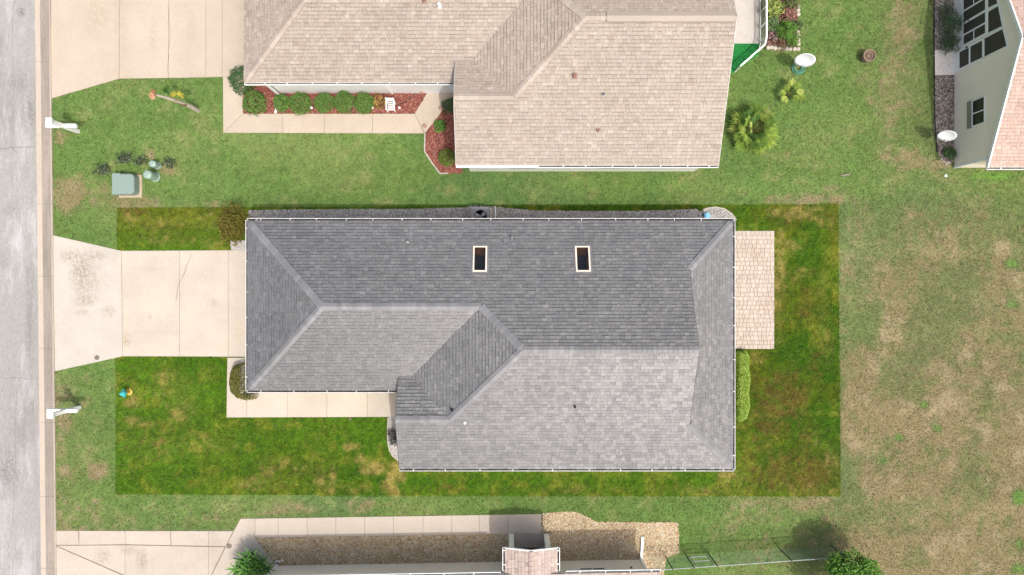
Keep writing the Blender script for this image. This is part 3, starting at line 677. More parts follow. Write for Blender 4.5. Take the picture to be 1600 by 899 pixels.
ds = MB(); x, _ = G(431, 0); ds.bar((x,yN+.06,E1-.1),(x,yN-.35,E1-.5),.08,.06).bar((x,yN-.38,E1-.45),(x,yN-.38,.1),.08,.06).bar((x,yN-.4,.1),(x,yN+.25,.06),.09,.07)
ds.build('downspout', MT['white'], house)
garage_door(house, xW+.45, -3.6, 1.3, 2.2)
dr = MB().box((-8.1, ySA+.325, 1.02), (.95, .05, 2.05)).build('door', MT['white'], house)
MB().lathe([(.03,-.02),(.035,.02),(.001,.03)], (-7.75, ySA+.29, 1.0), 8, Matrix.Rotation(R(90),3,'X')).build('handle', MT['grey'], dr)
for x in (-9.8, -6.4): wall_window(house, (x, ySA+.337, 1.45), (-1,0), 1.1, 1.2)
for x in (-3, 0, 4, 7): wall_window(house, (x, ySB+.27, 1.45), (-1,0), 1.2, 1.2)
for y in (-5.5, 1.2): wall_window(house, (xE-.45, y, 1.45), (0,-1), 1.2, 1.2)
wall_window(house, (xE-.45, -1.6, 1.08), (0,-1), 2.4, 2.05, name='glass_door')
for x in (-8, -3.5, 1.5, 6): wall_window(house, (x, yN-.45, 1.5), (1,0), .9, 1.0)

# --- the tan-roofed neighbour to the north
E2 = 2.55
nh = empty('house', (0,10,0), 'house with a pale tan shingle roof and red mulch beds along its wall', 'house')
xW2,xE2,yN2,yA2,yB2,xG2,xBw2 = -11.58,8.93,16.2,8.88,5.30,-2.42,-2.54
roof2, ring2, pl2 = big_house(nh, E2, xW2, xE2, yN2, yA2, yB2, xG2, xBw2, G(0,152.5,3.6)[1], 'gable', xE2, TAN_PAL, .88, MT['tan_shingle'])
ring2 = [(xW2+.75,yN2-.4),(xW2+.75,yA2+.22),(xG2+.45,yA2+.22),(xG2+.45,yB2+.14),(xE2-.4,yB2+.14),(xE2-.4,yN2-.4)]
wall_ring(nh, ring2, E2-.14, MT['white'])
gable_wall(nh, xE2-.4, yB2+.14, yN2-.4, E2-.1, pl2['zt']-.25, MT['white'])
gutter(nh, (xW2,yA2), (xG2-.03,yA2), (0,-1), E2, 1.05, first=.9, mat=MT['white']); gutter(nh, (G(840,0,2.5)[0],yB2), (xE2-.0,yB2), (0,-1), E2, 1.05, first=.02, mat=MT['white'])
MB().bar((xG2,yB2-.06,E2-.06),(G(839,0,2.5)[0],yB2-.06,E2-.06),.1,.12).build('fascia', MT['white'], nh)
rv = MB(); zr = pl2['zt']; a = G(948,20,zr)[0]; b = G(1147,30,zr)[0]
for s in (-1, 1): rv.add([(a,pl2['yB'],zr+.11),(b,pl2['yB'],zr+.11),(b,pl2['yB']+s*.2,zr+.02),(a,pl2['yB']+s*.2,zr+.02),(a,pl2['yB']+s*.2,zr-.08),(b,pl2['yB']+s*.2,zr-.08)], [(0,1,2,3),(3,2,5,4)])
rv.add([(a,pl2['yB']+.2,zr-.07),(a,pl2['yB']-.2,zr-.07),(a,pl2['yB']-.2,zr+.02),(a,pl2['yB'],zr+.11),(a,pl2['yB']+.2,zr+.02)], [(0,1,2,3,4)])
rv.build('ridge_vent', MT['tan_shingle'], roof2, tint=np.tile(np.array(TAN_PAL[0])*.92, (len(rv.v), 1)))
MT['rust'] = M('rust_pipe', A(214,166,150), rough=.7); z2 = lambda px, py, z0, k: zplane(pl2[k], *G(px, py, z0))
for (px, py, k, r, h, mt) in ((687,11,'SA',.065,.3,'white'),(663,1,'SA',.07,.5,'rust'),(898,119,'SB',.07,.25,'rust'),(942.5,149,'SB',.045,.25,'grey'),(934,205,'SB',.065,.25,'rust')):
    vent(nh, px, py, z2(px, py, 3.9, k), r, h, mt, 'lgrey' if mt == 'grey' else 'rust' if mt == 'rust' else 'white')
for x in (0.5, 4.5): wall_window(nh, (x, yB2+.14, 1.45), (-1,0), 1.2, 1.2)
garage_door(nh, xW2+.75, 9.8, 15.0, 2.2)
ds = MB(); c0 = Vector((*G(430,149),.1)); ct = Vector((xW2+.75, yA2+.12, E2-.2))
ds.bar((xW2+.71,yA2+.12,.1),(xW2+.71,yA2+.12,E2-.15),.09,.09).bar((xW2+.71,yA2+.12,.06),(*G(431,178),.06),.09,.08); ds.build('downspout', MT['white'], nh)
ds = MB(); x, y = G(614,146); ds.bar((x,yA2+.17,.12),(x-.25,yA2+.17,E2-.2),.07,.07); ds.build('downspout', MT['white'], nh)

# --- the cream neighbour to the south (turned by one degree)
sh = empty('house', (0,-15.5,0), 'cream-walled house at the lower edge with a small tan-roofed entry porch', 'house')
def SL(x, dy=0, z=None):        # point along the south house's north wall, dy metres north of it
    t = R(.95); q = (x*math.cos(t)-dy*math.sin(t), -12.84+x*math.sin(t)+dy*math.cos(t)); return q if z is None else (*q, z)
E3 = 2.55; xl, xr = -10.98, 6.02
wall_ring(sh, [SL(xl), SL(xr), SL(xr,-9.2), SL(xl,-9.2)], E3-.1, MT['cream'])
c3 = 1/math.sqrt(1+PITCH**2); t3 = R(.95)
U3, W3 = Vector((-math.cos(t3),-math.sin(t3),0)), Vector((math.sin(t3)*c3,-math.cos(t3)*c3,PITCH*c3)); O3 = Vector(SL(0,.42,E3))
U4, W4 = -U3, Vector((-W3.x,-W3.y,W3.z)); O4 = Vector(SL(0,-9.62,E3))
sl3 = [(O3,U3,W3,[[SL(xl-.45,.42),SL(xr+.4,.42),SL(xr+.4,-4.6),SL(xl-.45,-4.6)]]), (O4,U4,W4,[[SL(xl-.45,-4.6),SL(xr+.4,-4.6),SL(xr+.4,-9.62),SL(xl-.45,-9.62)]])]
roof3 = make_deck(sl3, MT['deck'], sh); make_shingles(sl3, PINK_PAL, .95, MT['tan_shingle'], roof3, band=.76)
for x in (xl, xr-.1):
    v = [SL(x+a, b, z) for a in (0,.1) for b, z in ((0,E3-.1),(-9.2,E3-.1),(-4.6,E3+2.05))]; MB().add(v, [(0,1,2),(5,4,3),(0,3,4,1),(1,4,5,2),(2,5,3,0)]).build('gable', MT['cream'], sh)
MB().prism([SL(xl-.45,.42),SL(xr+.4,.42),SL(xr+.4,-.3),SL(xl-.45,-.3)], E3-.16, E3-.1).build('soffit', MT['white'], sh)
gutter(sh, SL(xl-.45,.42), SL(-.5,.42), (-math.sin(t3),math.cos(t3)), E3, 1.3, mat=MT['white']); gutter(sh, SL(2.35,.42), SL(xr+.42,.42), (-math.sin(t3),math.cos(t3)), E3, 1.05, mat=MT['white'])
along = (math.cos(t3), math.sin(t3))
for px0, px1, z0 in ((553,580,1.75),(665,686,1.75),(749,780,1.6),(906,948,1.45)):
    x0, x1 = G(px0,0,1.5)[0], G(px1,0,1.5)[0]
    wall_window(sh, SL((x0+x1)/2, .0, z0), (-along[0],-along[1]), x1-x0, 1.0, n=2)
MB().box(SL(G(979,0)[0]+.05,.03,1.0), (.09,.06,.12), t3).build('meter_box', MT['grey'], sh)
for (x, bx, by) in ((xl-.0, .02, -.02), (xr+.02, -.02, .06)):
    m = MB(); m.bar(SL(x,.05,.12), SL(x,.05,E3-.1), .11, .10)
    if x > 0: m.bar(SL(x,.05,.12), (*G(1003.5,838),.07), .11, .09)
    m.build('downspout', MT['white'], sh)
# porch: two piers, floor, gable roof with its own gutters
bx0, bx1 = G(785,0,2.45)[0]+.12, G(875,0,2.45)[0]-.12; bxm = (bx0+bx1)/2; yf = -11.33; p2 = .30; E5 = 2.45
zr5 = E5+p2*(bx1-bx0)/2; c5 = 1/math.sqrt(1+p2*p2)
yb5 = -14.2
slp = [(Vector((bx0,0,E5)), Vector((0,-1,0)), Vector((c5,0,p2*c5)), [[(bx0,yf),(bx0,yb5),(bxm,yb5),(bxm,yf)]]), (Vector((bx1,0,E5)), Vector((0,1,0)), Vector((-c5,0,p2*c5)), [[(bx1,yf),(bx1,yb5),(bxm,yb5),(bxm,yf)]])]
pr = make_deck(slp, MT['deck'], sh, 'porch_roof'); make_shingles(slp, [A(228,206,194),A(218,194,182),A(236,216,204),A(204,178,168)], .95, MT['tan_shingle'], pr, band=.76)
make_caps([((bxm,yf,zr5),(bxm,yb5,zr5),p2)], [A(220,198,186)], .95, MT['tan_shingle'], pr, half=.1)
m = MB(); m.bar((bx0,yf+.02,E5-.05),(bxm,yf+.02,zr5-.05),.05,.12).bar((bxm,yf+.021,zr5-.05),(bx1,yf+.021,E5-.05),.05,.12); m.build('rake_trim', MT['white'], sh)
gutter(sh, (bx0,yf+.03), (bx0,-12.3), (-1,0), E5, .55, mat=MT['white'], first=.12); gutter(sh, (bx1,yf+.03), (bx1,-12.3), (1,0), E5, .55, mat=MT['white'], first=.12)
pa, pb = G(795,834), G(858,860)
for px in (799, 853.5):
    x = G(px,0)[0]; m = MB(); m.box((x,-11.62,1.14), (.23,.20,2.28)).box((x+(.0),-12.15,1.14), (.16,.85,2.278)); m.build('pier', MT['white'], sh)
MB().prism([(G(806,0)[0]-.2,-11.5),(G(846,0)[0]+.2,-11.5),(G(846,0)[0]+.2,-12.78),(G(806,0)[0]-.2,-12.78)], -.02, .06).build('porch_floor', M('porch_concrete', A(225,205,195), rough=.9), sh)
HARD.append(P((792,833),(860,833),(860,880),(792,880)))
MB().bevbox((bxm,-12.45,.075), (.95,.55,.03), .01).build('doormat', M('doormat_fibre', (.02,.022,.022), rough=.95, fine=.5, fscale=60), sh)
dr = MB().box((bxm,-12.80,1.05), (.95,.06,2.05), t3).build('door', MT['white'], sh)
MB().lathe([(.03,-.02),(.035,.02),(.001,.03)], (bxm+.36,-12.75,1.0), 8, Matrix.Rotation(R(-90),3,'X')).build('handle', MT['grey'], dr)

# --- the pink-roofed house at the right edge
eh = empty('house', (24,10,0), 'pale-walled house at the right edge with a gable wall and pink shingle roof', 'house')
xw4, ys4, yr4, E4 = 20.72, 5.62, 10.12, 2.55; zr4 = 4.62; p4 = (zr4-E4)/(yr4-ys4+.4); ye4 = ys4-.4; yn4 = 2*yr4-ye4; xe4 = 34.0
def EW(px, py):
    k = xw4/((px-800)*S); z = D*(1-k); return (xw4, (449.5-py)*S*k, z)
m = MB(); zb = E4-.1; zs = lambda y: E4-.12+p4*(min(y, 2*yr4-y)-ye4)
ring = [(ys4,-.05),(2*yr4-ys4,-.05),(2*yr4-ys4,zs(ys4)),(yr4,zs(yr4)),(ys4,zs(ys4))]
n = 5; vs = [(xw4,y,z) for y, z in ring]+[(xw4+.15,y,z) for y, z in ring]
m.add(vs, [tuple(range(n-1,-1,-1)), tuple(range(n,2*n))]+[(i,(i+1)%n,n+(i+1)%n,n+i) for i in range(n)])
m.box((27.4,ys4+.075,1.2),(13.0,.15,2.5)); m.box((27.4,2*yr4-ys4-.075,1.2),(13.0,.15,2.5)); m.box((33.8,yr4,1.2),(.15,8.8,2.5))
m.build('wall', MT['greystucco'], eh); HARD.append([(xw4,ys4),(34,ys4),(34,2*yr4-ys4),(xw4,2*yr4-ys4)])
c4 = 1/math.sqrt(1+p4*p4); xo = xw4-.12
sl4 = [(Vector((0,ye4,E4)),Vector((1,0,0)),Vector((0,c4,p4*c4)),[[(xo,ye4),(xe4,ye4),(xe4,yr4),(xo,yr4)]]),(Vector((0,yn4,E4)),Vector((-1,0,0)),Vector((0,-c4,p4*c4)),[[(xo,yn4),(xe4,yn4),(xe4,yr4),(xo,yr4)]])]
roof4 = make_deck(sl4, MT['deck'], eh); make_shingles(sl4, [A(236,206,189),A(229,196,179),A(243,216,201),A(221,186,169)], .98, MT['tan_shingle'], roof4, band=.76)
make_caps([((xo,yr4,zr4),(xe4,yr4,zr4),p4)], [A(240,204,188)], .95, MT['tan_shingle'], roof4)
m = MB(); m.bar((xo-.02,ye4,E4-.04),(xo-.02,yr4,zr4-.04),.06,.15).bar((xo-.021,yr4,zr4-.04),(xo-.021,yn4,E4-.04),.06,.15); m.build('rake_trim', MT['white'], eh)
MB().prism([(xo,ye4),(xe4,ye4),(xe4,ys4+.1),(xo,ys4+.1)], E4-.15, E4-.09).build('soffit', MT['white'], eh)
gutter(eh, (xo-.04,ye4), (xe4,ye4), (0,-1), E4, 1.4, mat=MT['white'])
MB().box((xw4+.02,ys4+.02,1.2),(.1,.1,2.38)).build('corner_trim', MT['white'], eh)
def pane(q, parent, mat, x=.012):
    pts = [Vector(EW(*p)) for p in q]; m = MB(); n = len(pts)
    m.add([p-Vector((x,0,0)) for p in pts]+[p+Vector((.01,0,0)) for p in pts], [tuple(range(n)), tuple(range(2*n-1,n-1,-1))]+[(i,(i+1)%n,n+(i+1)%n,n+i) for i in range(n)]); return m.build('pane', mat, parent)
def zy(z, y): return (xw4-.02, y, z)
# screened porch window wall: kick plate, frame bars, panes
yb = lambda py: (449.5-py)*S*.979
kp = MB().box((xw4-.008, (yb(72.5)+15)/2, .34), (.03, 15-yb(72.5), .68)).build('kick_plate', MT['white'], eh)
fr = MB(); ybs = [72.3, 55.5, 37.5, 18.2, -2]
for i, py in enumerate(ybs): fr.box((xw4-.012, yb(py), 1.47), (.05, .10 if i in (0, 2) else .065, 1.6))
fr.box((xw4-.013, (yb(72.3)+15)/2, .69), (.045, 15-yb(72.3), .06)); fr.box((xw4-.0125, (yb(72.3)+15)/2, 2.28), (.047, 15-yb(72.3), .12))
for y in (yb(88.5)*.951, yb(61), yb(39.)+.0, yb(13.5)): pass
fr.box((xw4-.013, yb(63.9), 1.45), (.046, yb(55.5)-yb(72.3)-.1, .04)); fr.box((xw4-.013, yb(8.1), 1.45), (.046, yb(-2)-yb(18.2)-.1, .04))
win = fr.build('window', MT['white'], eh)
for a, b in zip(ybs[:-1], ybs[1:]):
    y0, y1 = yb(a)+.045, yb(b)-.045
    MB().box((xw4-.004,(y0+y1)/2,1.47),(.03,y1-y0,1.52)).build('pane', MT['screen'], win)
for q in (((1538.7,60.7),(1568,45.5),(1573.8,71.5),(1538.7,88.7)), ((1544.5,18.8),(1561,9.4),(1567.3,40.5),(1544.5,51.8)), ((1544.5,-25),(1552,-29),(1560,5),(1544.5,13))): pane(q, win, MT['screen'])
fu = MB(); 
for a, b in (((1537,91),(1575,72.5)),((1537.5,60),(1568,44.2)),((1543,53.5),(1568,41.5)),((1543,17),(1561,8)),((1543,14.5),(1560.5,6)),((1568.3,44.5),(1575,72)),((1561.3,8),(1568,42)),((1552,-29),(1560.6,6))):
    fu.bar(Vector(EW(*a))-Vector((.012,0,0)), Vector(EW(*b))-Vector((.012,0,0)), .05, .06)
fu.build('frame', MT['white'], win)
dfr = MB(); y0, y1 = 10.02, 10.98
for zc, hh in ((2.08,.12),(1.16,.1),(.22,.42)): dfr.box((xw4-.014,(y0+y1)/2,zc),(.04,y1-y0-.18,hh))
for y in (y0+.05, y1-.05): dfr.box((xw4-.0145,y,1.06),(.045,.11,2.14))
door = dfr.build('door', MT['white'], eh)
for z0, z1 in ((.43,1.11),(1.21,2.02)): MB().box((xw4-.004,(y0+y1)/2,(z0+z1)/2),(.03,y1-y0-.2,z1-z0)).build('pane', MT['screen'], door)
MB().box((xw4-.05, y1-.07, 1.0), (.06,.04,.14)).build('handle', MT['dark'], door)
a, b = EW(1519.5,152), EW(1539,201); wf = MB(); yt, ybm = a[1]+.0, b[1]; z0, z1 = 1.34, 2.16; yc = (yt+ybm)/2+.05; wd_ = 1.16
for y in (yc-wd_/2, yc+wd_/2): wf.box((xw4-.012,y,(z0+z1)/2),(.05,.05,z1-z0))
wf.box((xw4-.0121,yc,z0),(.052,wd_+.05,.05)).box((xw4-.0121,yc,z1),(.052,wd_+.05,.05)).box((xw4-.012,yc-.02,(z0+z1)/2),(.045,.05,z1-z0-.05))
wn = wf.build('window', MT['white'], eh)
for s in (-1,1): MB().box((xw4-.003,yc-.02+s*wd_/4,(z0+z1)/2),(.03,wd_/2-.05,z1-z0-.05)).build('pane', MT['glass'], wn)
MB().box((xw4-.02,yc,z0-.19),(.05,wd_+.06,.32)).build('sill', M('sill_stucco', A(200,192,172), rough=.9), wn)
# ---------------------------------------------------------------- beds of stones and mulch
_b = MB().lathe([(.001,.9),(.75,.45),(1,0),(.6,-.3)], (0,0,0), 5); OCT_V = np.array(_b.v); OCT_F = [tuple(f) for f in _b.f if len(f) < 5]
def scatter(name, poly, n, size, pal, z=.02, flat=.55, elong=1.0, avoid=(), mat='stone', parent=None):
    poly = ccw(poly); xs, ys = zip(*poly); out = []
    xa, xb, ya, yb_ = min(xs), max(xs), min(ys), max(ys)
    while len(out) < n:
        q = np.column_stack([rng.uniform(xa, xb, n*2), rng.uniform(ya, yb_, n*2)]); k = inside(q[:,0], q[:,1], poly)
        for a in avoid: k &= ~inside(q[:,0], q[:,1], a)
        out += list(q[k])
    c = np.array(out[:n]); s = size*rng.uniform(.6, 1.35, n); a = rng.uniform(0, 6.28, n); e = 1+(elong-1)*rng.random(n)
    m = len(OCT_V); v = np.repeat(OCT_V[None], n, 0).copy(); v += rng.uniform(-.18, .18, v.shape)
    v[:,:,0] *= (s*e)[:,None]; v[:,:,1] *= (s/np.sqrt(e))[:,None]; v[:,:,2] *= (s*flat)[:,None]
    tl = rng.uniform(-.4, .4, n); v[:,:,2] += v[:,:,0]*tl[:,None]
    ca, sa = np.cos(a)[:,None], np.sin(a)[:,None]; x = v[:,:,0]*ca-v[:,:,1]*sa; y = v[:,:,0]*sa+v[:,:,1]*ca
    v[:,:,0] = x+c[:,0:1]; v[:,:,1] = y+c[:,1:2]; v[:,:,2] += z+rng.uniform(0, size*.5, n)[:,None]
    F = (np.arange(n)*m)[:,None]; fs = [tuple(i+b for i in f) for b in F[:,0].tolist() for f in OCT_F]
    p = np.array(pal)[rng.integers(0, len(pal), n)]*rng.uniform(.8, 1.2, (n,1))
    return np_obj(name, v.reshape(-1,3), fs, MT[mat], parent, np.repeat(p, m, 0), 'stuff')
def bed(name, poly, mat, z=.014):
    HARD.append(poly); return MB().prism(poly, -.03, z).build(name, mat, kind='structure')
RED = [A(176,106,92), A(196,128,112), A(158,88,78), A(206,148,132), A(140,84,74)]
BROWN = [A(182,146,116), A(150,112,88), A(210,180,150), A(124,94,76), A(232,212,188), A(166,126,98)]
TAN = [A(252,232,196), A(240,214,172), A(255,244,220), A(222,190,148), A(250,226,184), A(200,165,125)]
GREYS = [A(226,222,220), A(190,187,188), A(246,242,238), A(150,147,148), A(252,250,246), A(205,196,188)]
WHITES = [A(244,240,232), A(226,220,212), A(250,248,244), A(200,192,184)]
redsoil = M('red_mulch_base', A(165,98,86), rough=.95, fine=.4, fscale=40); brsoil = M('brown_stone_base', A(140,105,82), rough=.95, fine=.4, fscale=40)
tnsoil = M('tan_stone_base', A(238,214,176), rough=.95, fine=.25, fscale=40); grsoil = M('grey_stone_base', A(205,200,196), rough=.95, fine=.4, fscale=50)
whsoil = M('white_stone_base', A(225,220,212), rough=.95, fine=.25, fscale=50); dksoil = M('dark_mulch_base', A(175,158,142), rough=.95, var=.3, scale=3, fine=.4, fscale=30)
b1 = P((405,143.5),(668,143.5),(648,177.5),(430,177.5),(400,165)); bed('red_mulch_bed', b1, redsoil); scatter('mulch', b1, 3400, .034, RED, .015, .4, 2.2)
b1b = P((372,120),(420,120),(432,178),(381,178),(380,160)); bed('corner_mulch_bed', b1b, redsoil, .016); scatter('mulch', b1b, 500, .034, RED, .015, .4, 2.2)
b2 = P((664,210),(716,143),(722,143),(722,271),(688,271),(664,236)); bed('side_mulch_bed', b2, redsoil); scatter('mulch', b2, 2600, .034, RED, .015, .4, 2.2)
b3 = P((399,841),(796,834.5),(796,884),(433,886),(420,870)); bed('tan_stone_bed', b3, tnsoil); scatter('gravel', b3, 7000, .034, TAN, .016, .55, 1.6)
b5 = P((847,802.5),(875,800),(899,799.5),(914,806),(932,815.5),(960,816),(1059,816.5),(1061,852),(1060,864),(1041,872),(1037,893),(1040,925),(985,925),(1000,884),(860,884),(858,832),(847,832))
bed('tan_stone_bed', b5, tnsoil, .012); scatter('gravel', b5, 7600, .034, TAN, .013, .5, 1.5)
b6 = P((388,329),(440,328),(560,327),(640,327),(700,325),(730,324),(735,322),(770,323),(790,325),(830,329),(900,330),(1000,330),(1090,327),(1096,345),(1090,350),(388,350)); bed('grey_stone_bed', b6, grsoil); scatter('gravel', b6, 7500, .027, GREYS, .016, .6, 1.3)
b7 = P((1092,331),(1105,326.5),(1118,325),(1132,328),(1142,335),(1150,345),(1140,352),(1092,352)); bed('white_stone_bed', b7, grsoil, .017); scatter('gravel', b7, 800, .026, GREYS, .018, .5)
b8 = P((360,376),(384,376),(384,391),(362,391)); bed('white_stone_pad', b8, whsoil); scatter('gravel', b8, 320, .026, WHITES+GREYS[:1], .016, .5)
b9 = P((634,650),(607,652),(607,690),(610,704),(616,713),(624,719),(640,719)); bed('white_stone_bed', b9, whsoil); scatter('gravel', b9, 900, .026, WHITES+GREYS[:3]+WHITES, .016, .5)
b10 = P((1459,-120),(1492,-120),(1492,248),(1478,260),(1466,240),(1459,200)); bed('mulch_strip', b10, dksoil); scatter('mulch', b10, 3600, .035, [A(205,190,174),A(170,154,138),A(228,216,202),A(130,116,104),A(244,236,224)], .015, .35, 2.0)
b11 = P((1197,-80),(1247,-80),(1247,76),(1197,74)); bed('flower_bed', b11, M('flower_soil', A(120,92,78), rough=.95, fine=.5, fscale=30)); scatter('mulch', b11, 1500, .035, [A(150,112,98),A(120,88,76),A(180,142,124)], .015, .4, 1.8)
edge_m = M('edging_concrete', A(236,226,212), rough=.9, fine=.1)
def edging(px, label, r=.035, z=.03, name='bed_edging', mat=None):
    o = MB().tube([(*G(*p), z) for p in px], r, 6).build(name, mat or edge_m); return tag(o, label, 'edging')
edging([(607,652),(606,675),(606.5,692),(609,703),(614,712),(624,720)], 'curved concrete edging round the white stone bed below the front walkway', .045)
edging([(1098,328),(1107,325.3),(1118,324),(1132,327),(1143,334.5),(1150,344)], 'curved concrete edging round the stones at the upper back corner of the grey roof', .04)
edging([(664,209),(663.5,237),(676,256),(687.5,271.5),(700,271)], 'white edging along the red mulch bed beside the tan roof', .04)
edging([(1459,-30),(1459,60),(1459.5,118),(1460,190),(1464,238)], 'thin dark edging of the mulch strip along the right-hand pale wall', .03, .02, mat=MT['dark'])
edging([(774,323),(774,345)], 'thin white pipe lying across the grey stones beside the air conditioner', .028, .06, 'pipe', MT['white'])
bpy.data.objects['pipe']['category'] = 'pipe'
slb = MB().prism(P((1460,79),(1490,79),(1490,117.5),(1460,118)), -.03, .045, .01).build('doorstep', M('stoop_concrete', (.72,.66,.59), rough=.9, var=.08), kind='structure')
# scalloped white blocks round the flower bed
fb = empty('block_edging', (*G(1222,76), 0), 'row of small white blocks edging the flower bed', 'edging'); wb = M('white_block', A(240,230,212), rough=.85, objvar=.12, fine=.15)
spots = [(1199+5.9*i, 75+.35*i, 0) for i in range(9)]+[(1246.5, 70-6.6*i, 1) for i in range(24)]
p0 = None
for i, (px, py, rot) in enumerate(spots):
    x, y = G(px+random.uniform(-.6,.6), py+random.uniform(-.6,.6))
    if p0 is None:
        p0 = MB().lathe([(.10,-.04),(.105,.06),(.08,.11),(.001,.125)], (x,y,0), 9).build('block', wb, fb); q0 = (x,y)
    elif i in (14, 15, 19): continue
    else:
        c = p0.copy(); col.objects.link(c); c.location = (x-q0[0], y-q0[1], 0)

# ---------------------------------------------------------------- plants
GREEN = [A(96,140,62), A(116,158,74), A(80,120,52), A(138,170,88)]
DKGREEN = [A(74,104,66), A(92,122,80), A(58,86,52), A(112,136,94)]
OLIVE = [A(112,112,34), A(132,128,44), A(92,92,26), A(150,140,70), A(128,104,54)]
LOTGREEN = [A(92,132,36), A(112,150,46), A(72,108,26), A(132,160,58)]
BRIGHT = [A(168,196,86), A(148,180,66), A(186,208,108), A(120,156,50)]
def leaves(name, pts, nrm, size, pal, parent, ratio=.55, out=.5, kind=None, curl=.25, gain=1.0):
    """many small leaf blades; pts (N,3), nrm (N,3) outward directions"""
    n = len(pts); pts = np.asarray(pts); nr = np.asarray(nrm)*out+np.array((.12,-.15,.75))+rng.normal(0, .34, (n,3)); nr /= np.linalg.norm(nr, axis=1)[:,None]+1e-9
    t = np.cross(nr, rng.normal(0, 1, (n,3))); t /= np.linalg.norm(t, axis=1)[:,None]+1e-9; b = np.cross(nr, t)
    s = (size*rng.uniform(.65, 1.3, n))[:,None]
    v = np.stack([pts-t*s*.5, pts+b*s*ratio*.5+nr*s*curl*.3, pts+t*s*.5-nr*s*curl*.3, pts-b*s*ratio*.5+nr*s*curl*.3], 1)
    i = np.arange(n)*4; f = np.stack([i, i+1, i+2, i+3], 1)
    c = np.array(pal)[rng.integers(0, len(pal), n)]*rng.uniform(1.15, 2.0, (n,1))*gain
    return np_obj(name, v.reshape(-1,3), f, MT['leaf'], parent, np.repeat(c, 4, 0), kind)
def ball_pts(c, r, n, rough=.12, fill=.35, zmin=.03):
    d = rng.normal(0, 1, (n,3)); d /= np.linalg.norm(d, axis=1)[:,None]; d[:,2] = np.where(d[:,2] < -.3, -d[:,2], d[:,2])
    lump = 1+rough*(vnoise(d[:,0]*2+c[0], d[:,1]*2+c[1], .5, 3)+vnoise(d[:,1]*2+c[1], d[:,2]*2+c[0], .5, 5)-1)*2
    k = (1-fill*rng.random(n)**2)*lump
    p = np.array(c)+d*k[:,None]*np.array(r); p[:,2] = np.maximum(p[:,2], zmin); return p, d
def shrub(px, py, r, h, label, pal=GREEN, n=600, size=.075, rough=.1, group=None, fill=.4, name='shrub', aspect=(1,1), cat='shrub', ratio=.55):
    z = h*.5; x, y = G(px, py, z); o = empty(name, (x,y,0), label, cat, group)
    p, d = ball_pts((x,y,h*.46), (r*aspect[0],r*aspect[1],h*.54), n, rough, fill)
    leaves('foliage', p, d, size, pal, o, ratio)
    m = MB()
    for a in (0, 2.1, 4.2): m.tube([(x+.03*math.cos(a),y+.03*math.sin(a),-.02),(x+r*.35*math.cos(a),y+r*.35*math.sin(a),h*.5)], .018, 5, .008)
    m.build('stem', MT['bark'], o); return o
MT['bark'] = M('bark', A(120,100,80), rough=.95, var=.3, scale=6)
# clipped shrubs in the red mulch bed
for (px, py, r, lab) in ((398,161,.56,'round clipped shrub in red mulch left of the white downspout, leftmost of its row'),(440.5,161,.40,'smallest round clipped shrub in the red mulch row, right of the white downspout'),(469.5,161,.52,'round clipped shrub third from the left in the red mulch row'),
        (506.5,161,.46,'round clipped shrub fourth from the left in the red mulch row'),(537,160,.48,'round clipped shrub fifth from the left in the red mulch row'),(568.5,161.5,.48,'round clipped shrub at the right end of the row, beside the bronze plant')):
    shrub(px, py, r, .8, lab, n=1700, size=.062, rough=.13, group='clipped round shrubs along the white wall', fill=.3)
shrub(379, 126, .62, 1.0, 'large dark clipped shrub wrapping the front corner of the tan roof', [A(72,112,56),A(92,132,70),A(60,96,46)], 2200, .06, .13, fill=.3)
shrub(592, 158, .34, .5, 'sprawling bronze and yellow plant beside the white garden chair', [A(190,140,90),A(206,178,96),A(130,96,80),A(150,150,80)], 120, .2, .3, ratio=.25)
shrub(687.5, 197, .28, .35, 'small bright green plant in the red mulch beside the tan roof', [A(120,170,80),A(96,150,64)], 160, .14, .2, ratio=.35)
shrub(699, 247, .42, .6, 'round shrub in the lower end of the red mulch bed beside the tan roof', [A(128,150,66),A(108,136,56)], 1100, .06, .06)
shrub(704, 165, .36, .6, 'shaded green shrub at the top of the side mulch bed by the entry', DKGREEN, 500, .09, .15)
# shrubs about the middle house
shrub(364, 350, .80, 1.1, 'large loose olive shrub at the top front corner of the grey roof', OLIVE, 2200, .085, .2, aspect=(.85,1.15), fill=.6)
shrub(357, 343, .28, .6, 'dry greyish twiggy shrub at the edge of the big olive one', [A(178,160,140),A(150,130,110),A(120,100,60)], 260, .08, .2, fill=.6)
HARD.append(P((350,318),(386,318),(386,376),(352,372)))
hg = empty('hedge', (*G(386,595), 0), 'rounded clipped hedge wrapping the lower front corner of the grey roof', 'hedge')
def hedge_pts(poly, h, n):
    poly = ccw(poly); xs, ys = zip(*poly); pts = []; nr = []
    while len(pts) < n:
        x, y = random.uniform(min(xs), max(xs)), random.uniform(min(ys), max(ys))
        if not inside(np.array(x), np.array(y), poly): continue
        dmin = 9
        for i in range(len(poly)):
            a, b = Vector(poly[i]), Vector(poly[(i+1)%len(poly)]); t = max(0, min(1, (Vector((x,y))-a).dot(b-a)/max(1e-6,(b-a).length_squared))); dmin = min(dmin, (Vector((x,y))-a-(b-a)*t).length)
        top = h*(1-.5*max(0, 1-dmin/.18)**2)+.05*float(vnoise(x, y, .25, 2)); z = top if random.random() < .6 else random.uniform(.05, top)*(1 if dmin < .12 else 0)+(top-.1*random.random())*(0 if dmin < .12 else 1)
        pts.append((x,y,z)); nr.append((0,0,1))
    return pts, nr
HB = P((384,566),(372,570),(366,580),(364.5,595),(367,610),(377,620),(392,623.5),(406,621),(406,612),(388,610),(388,566)); HARD.append(HB)
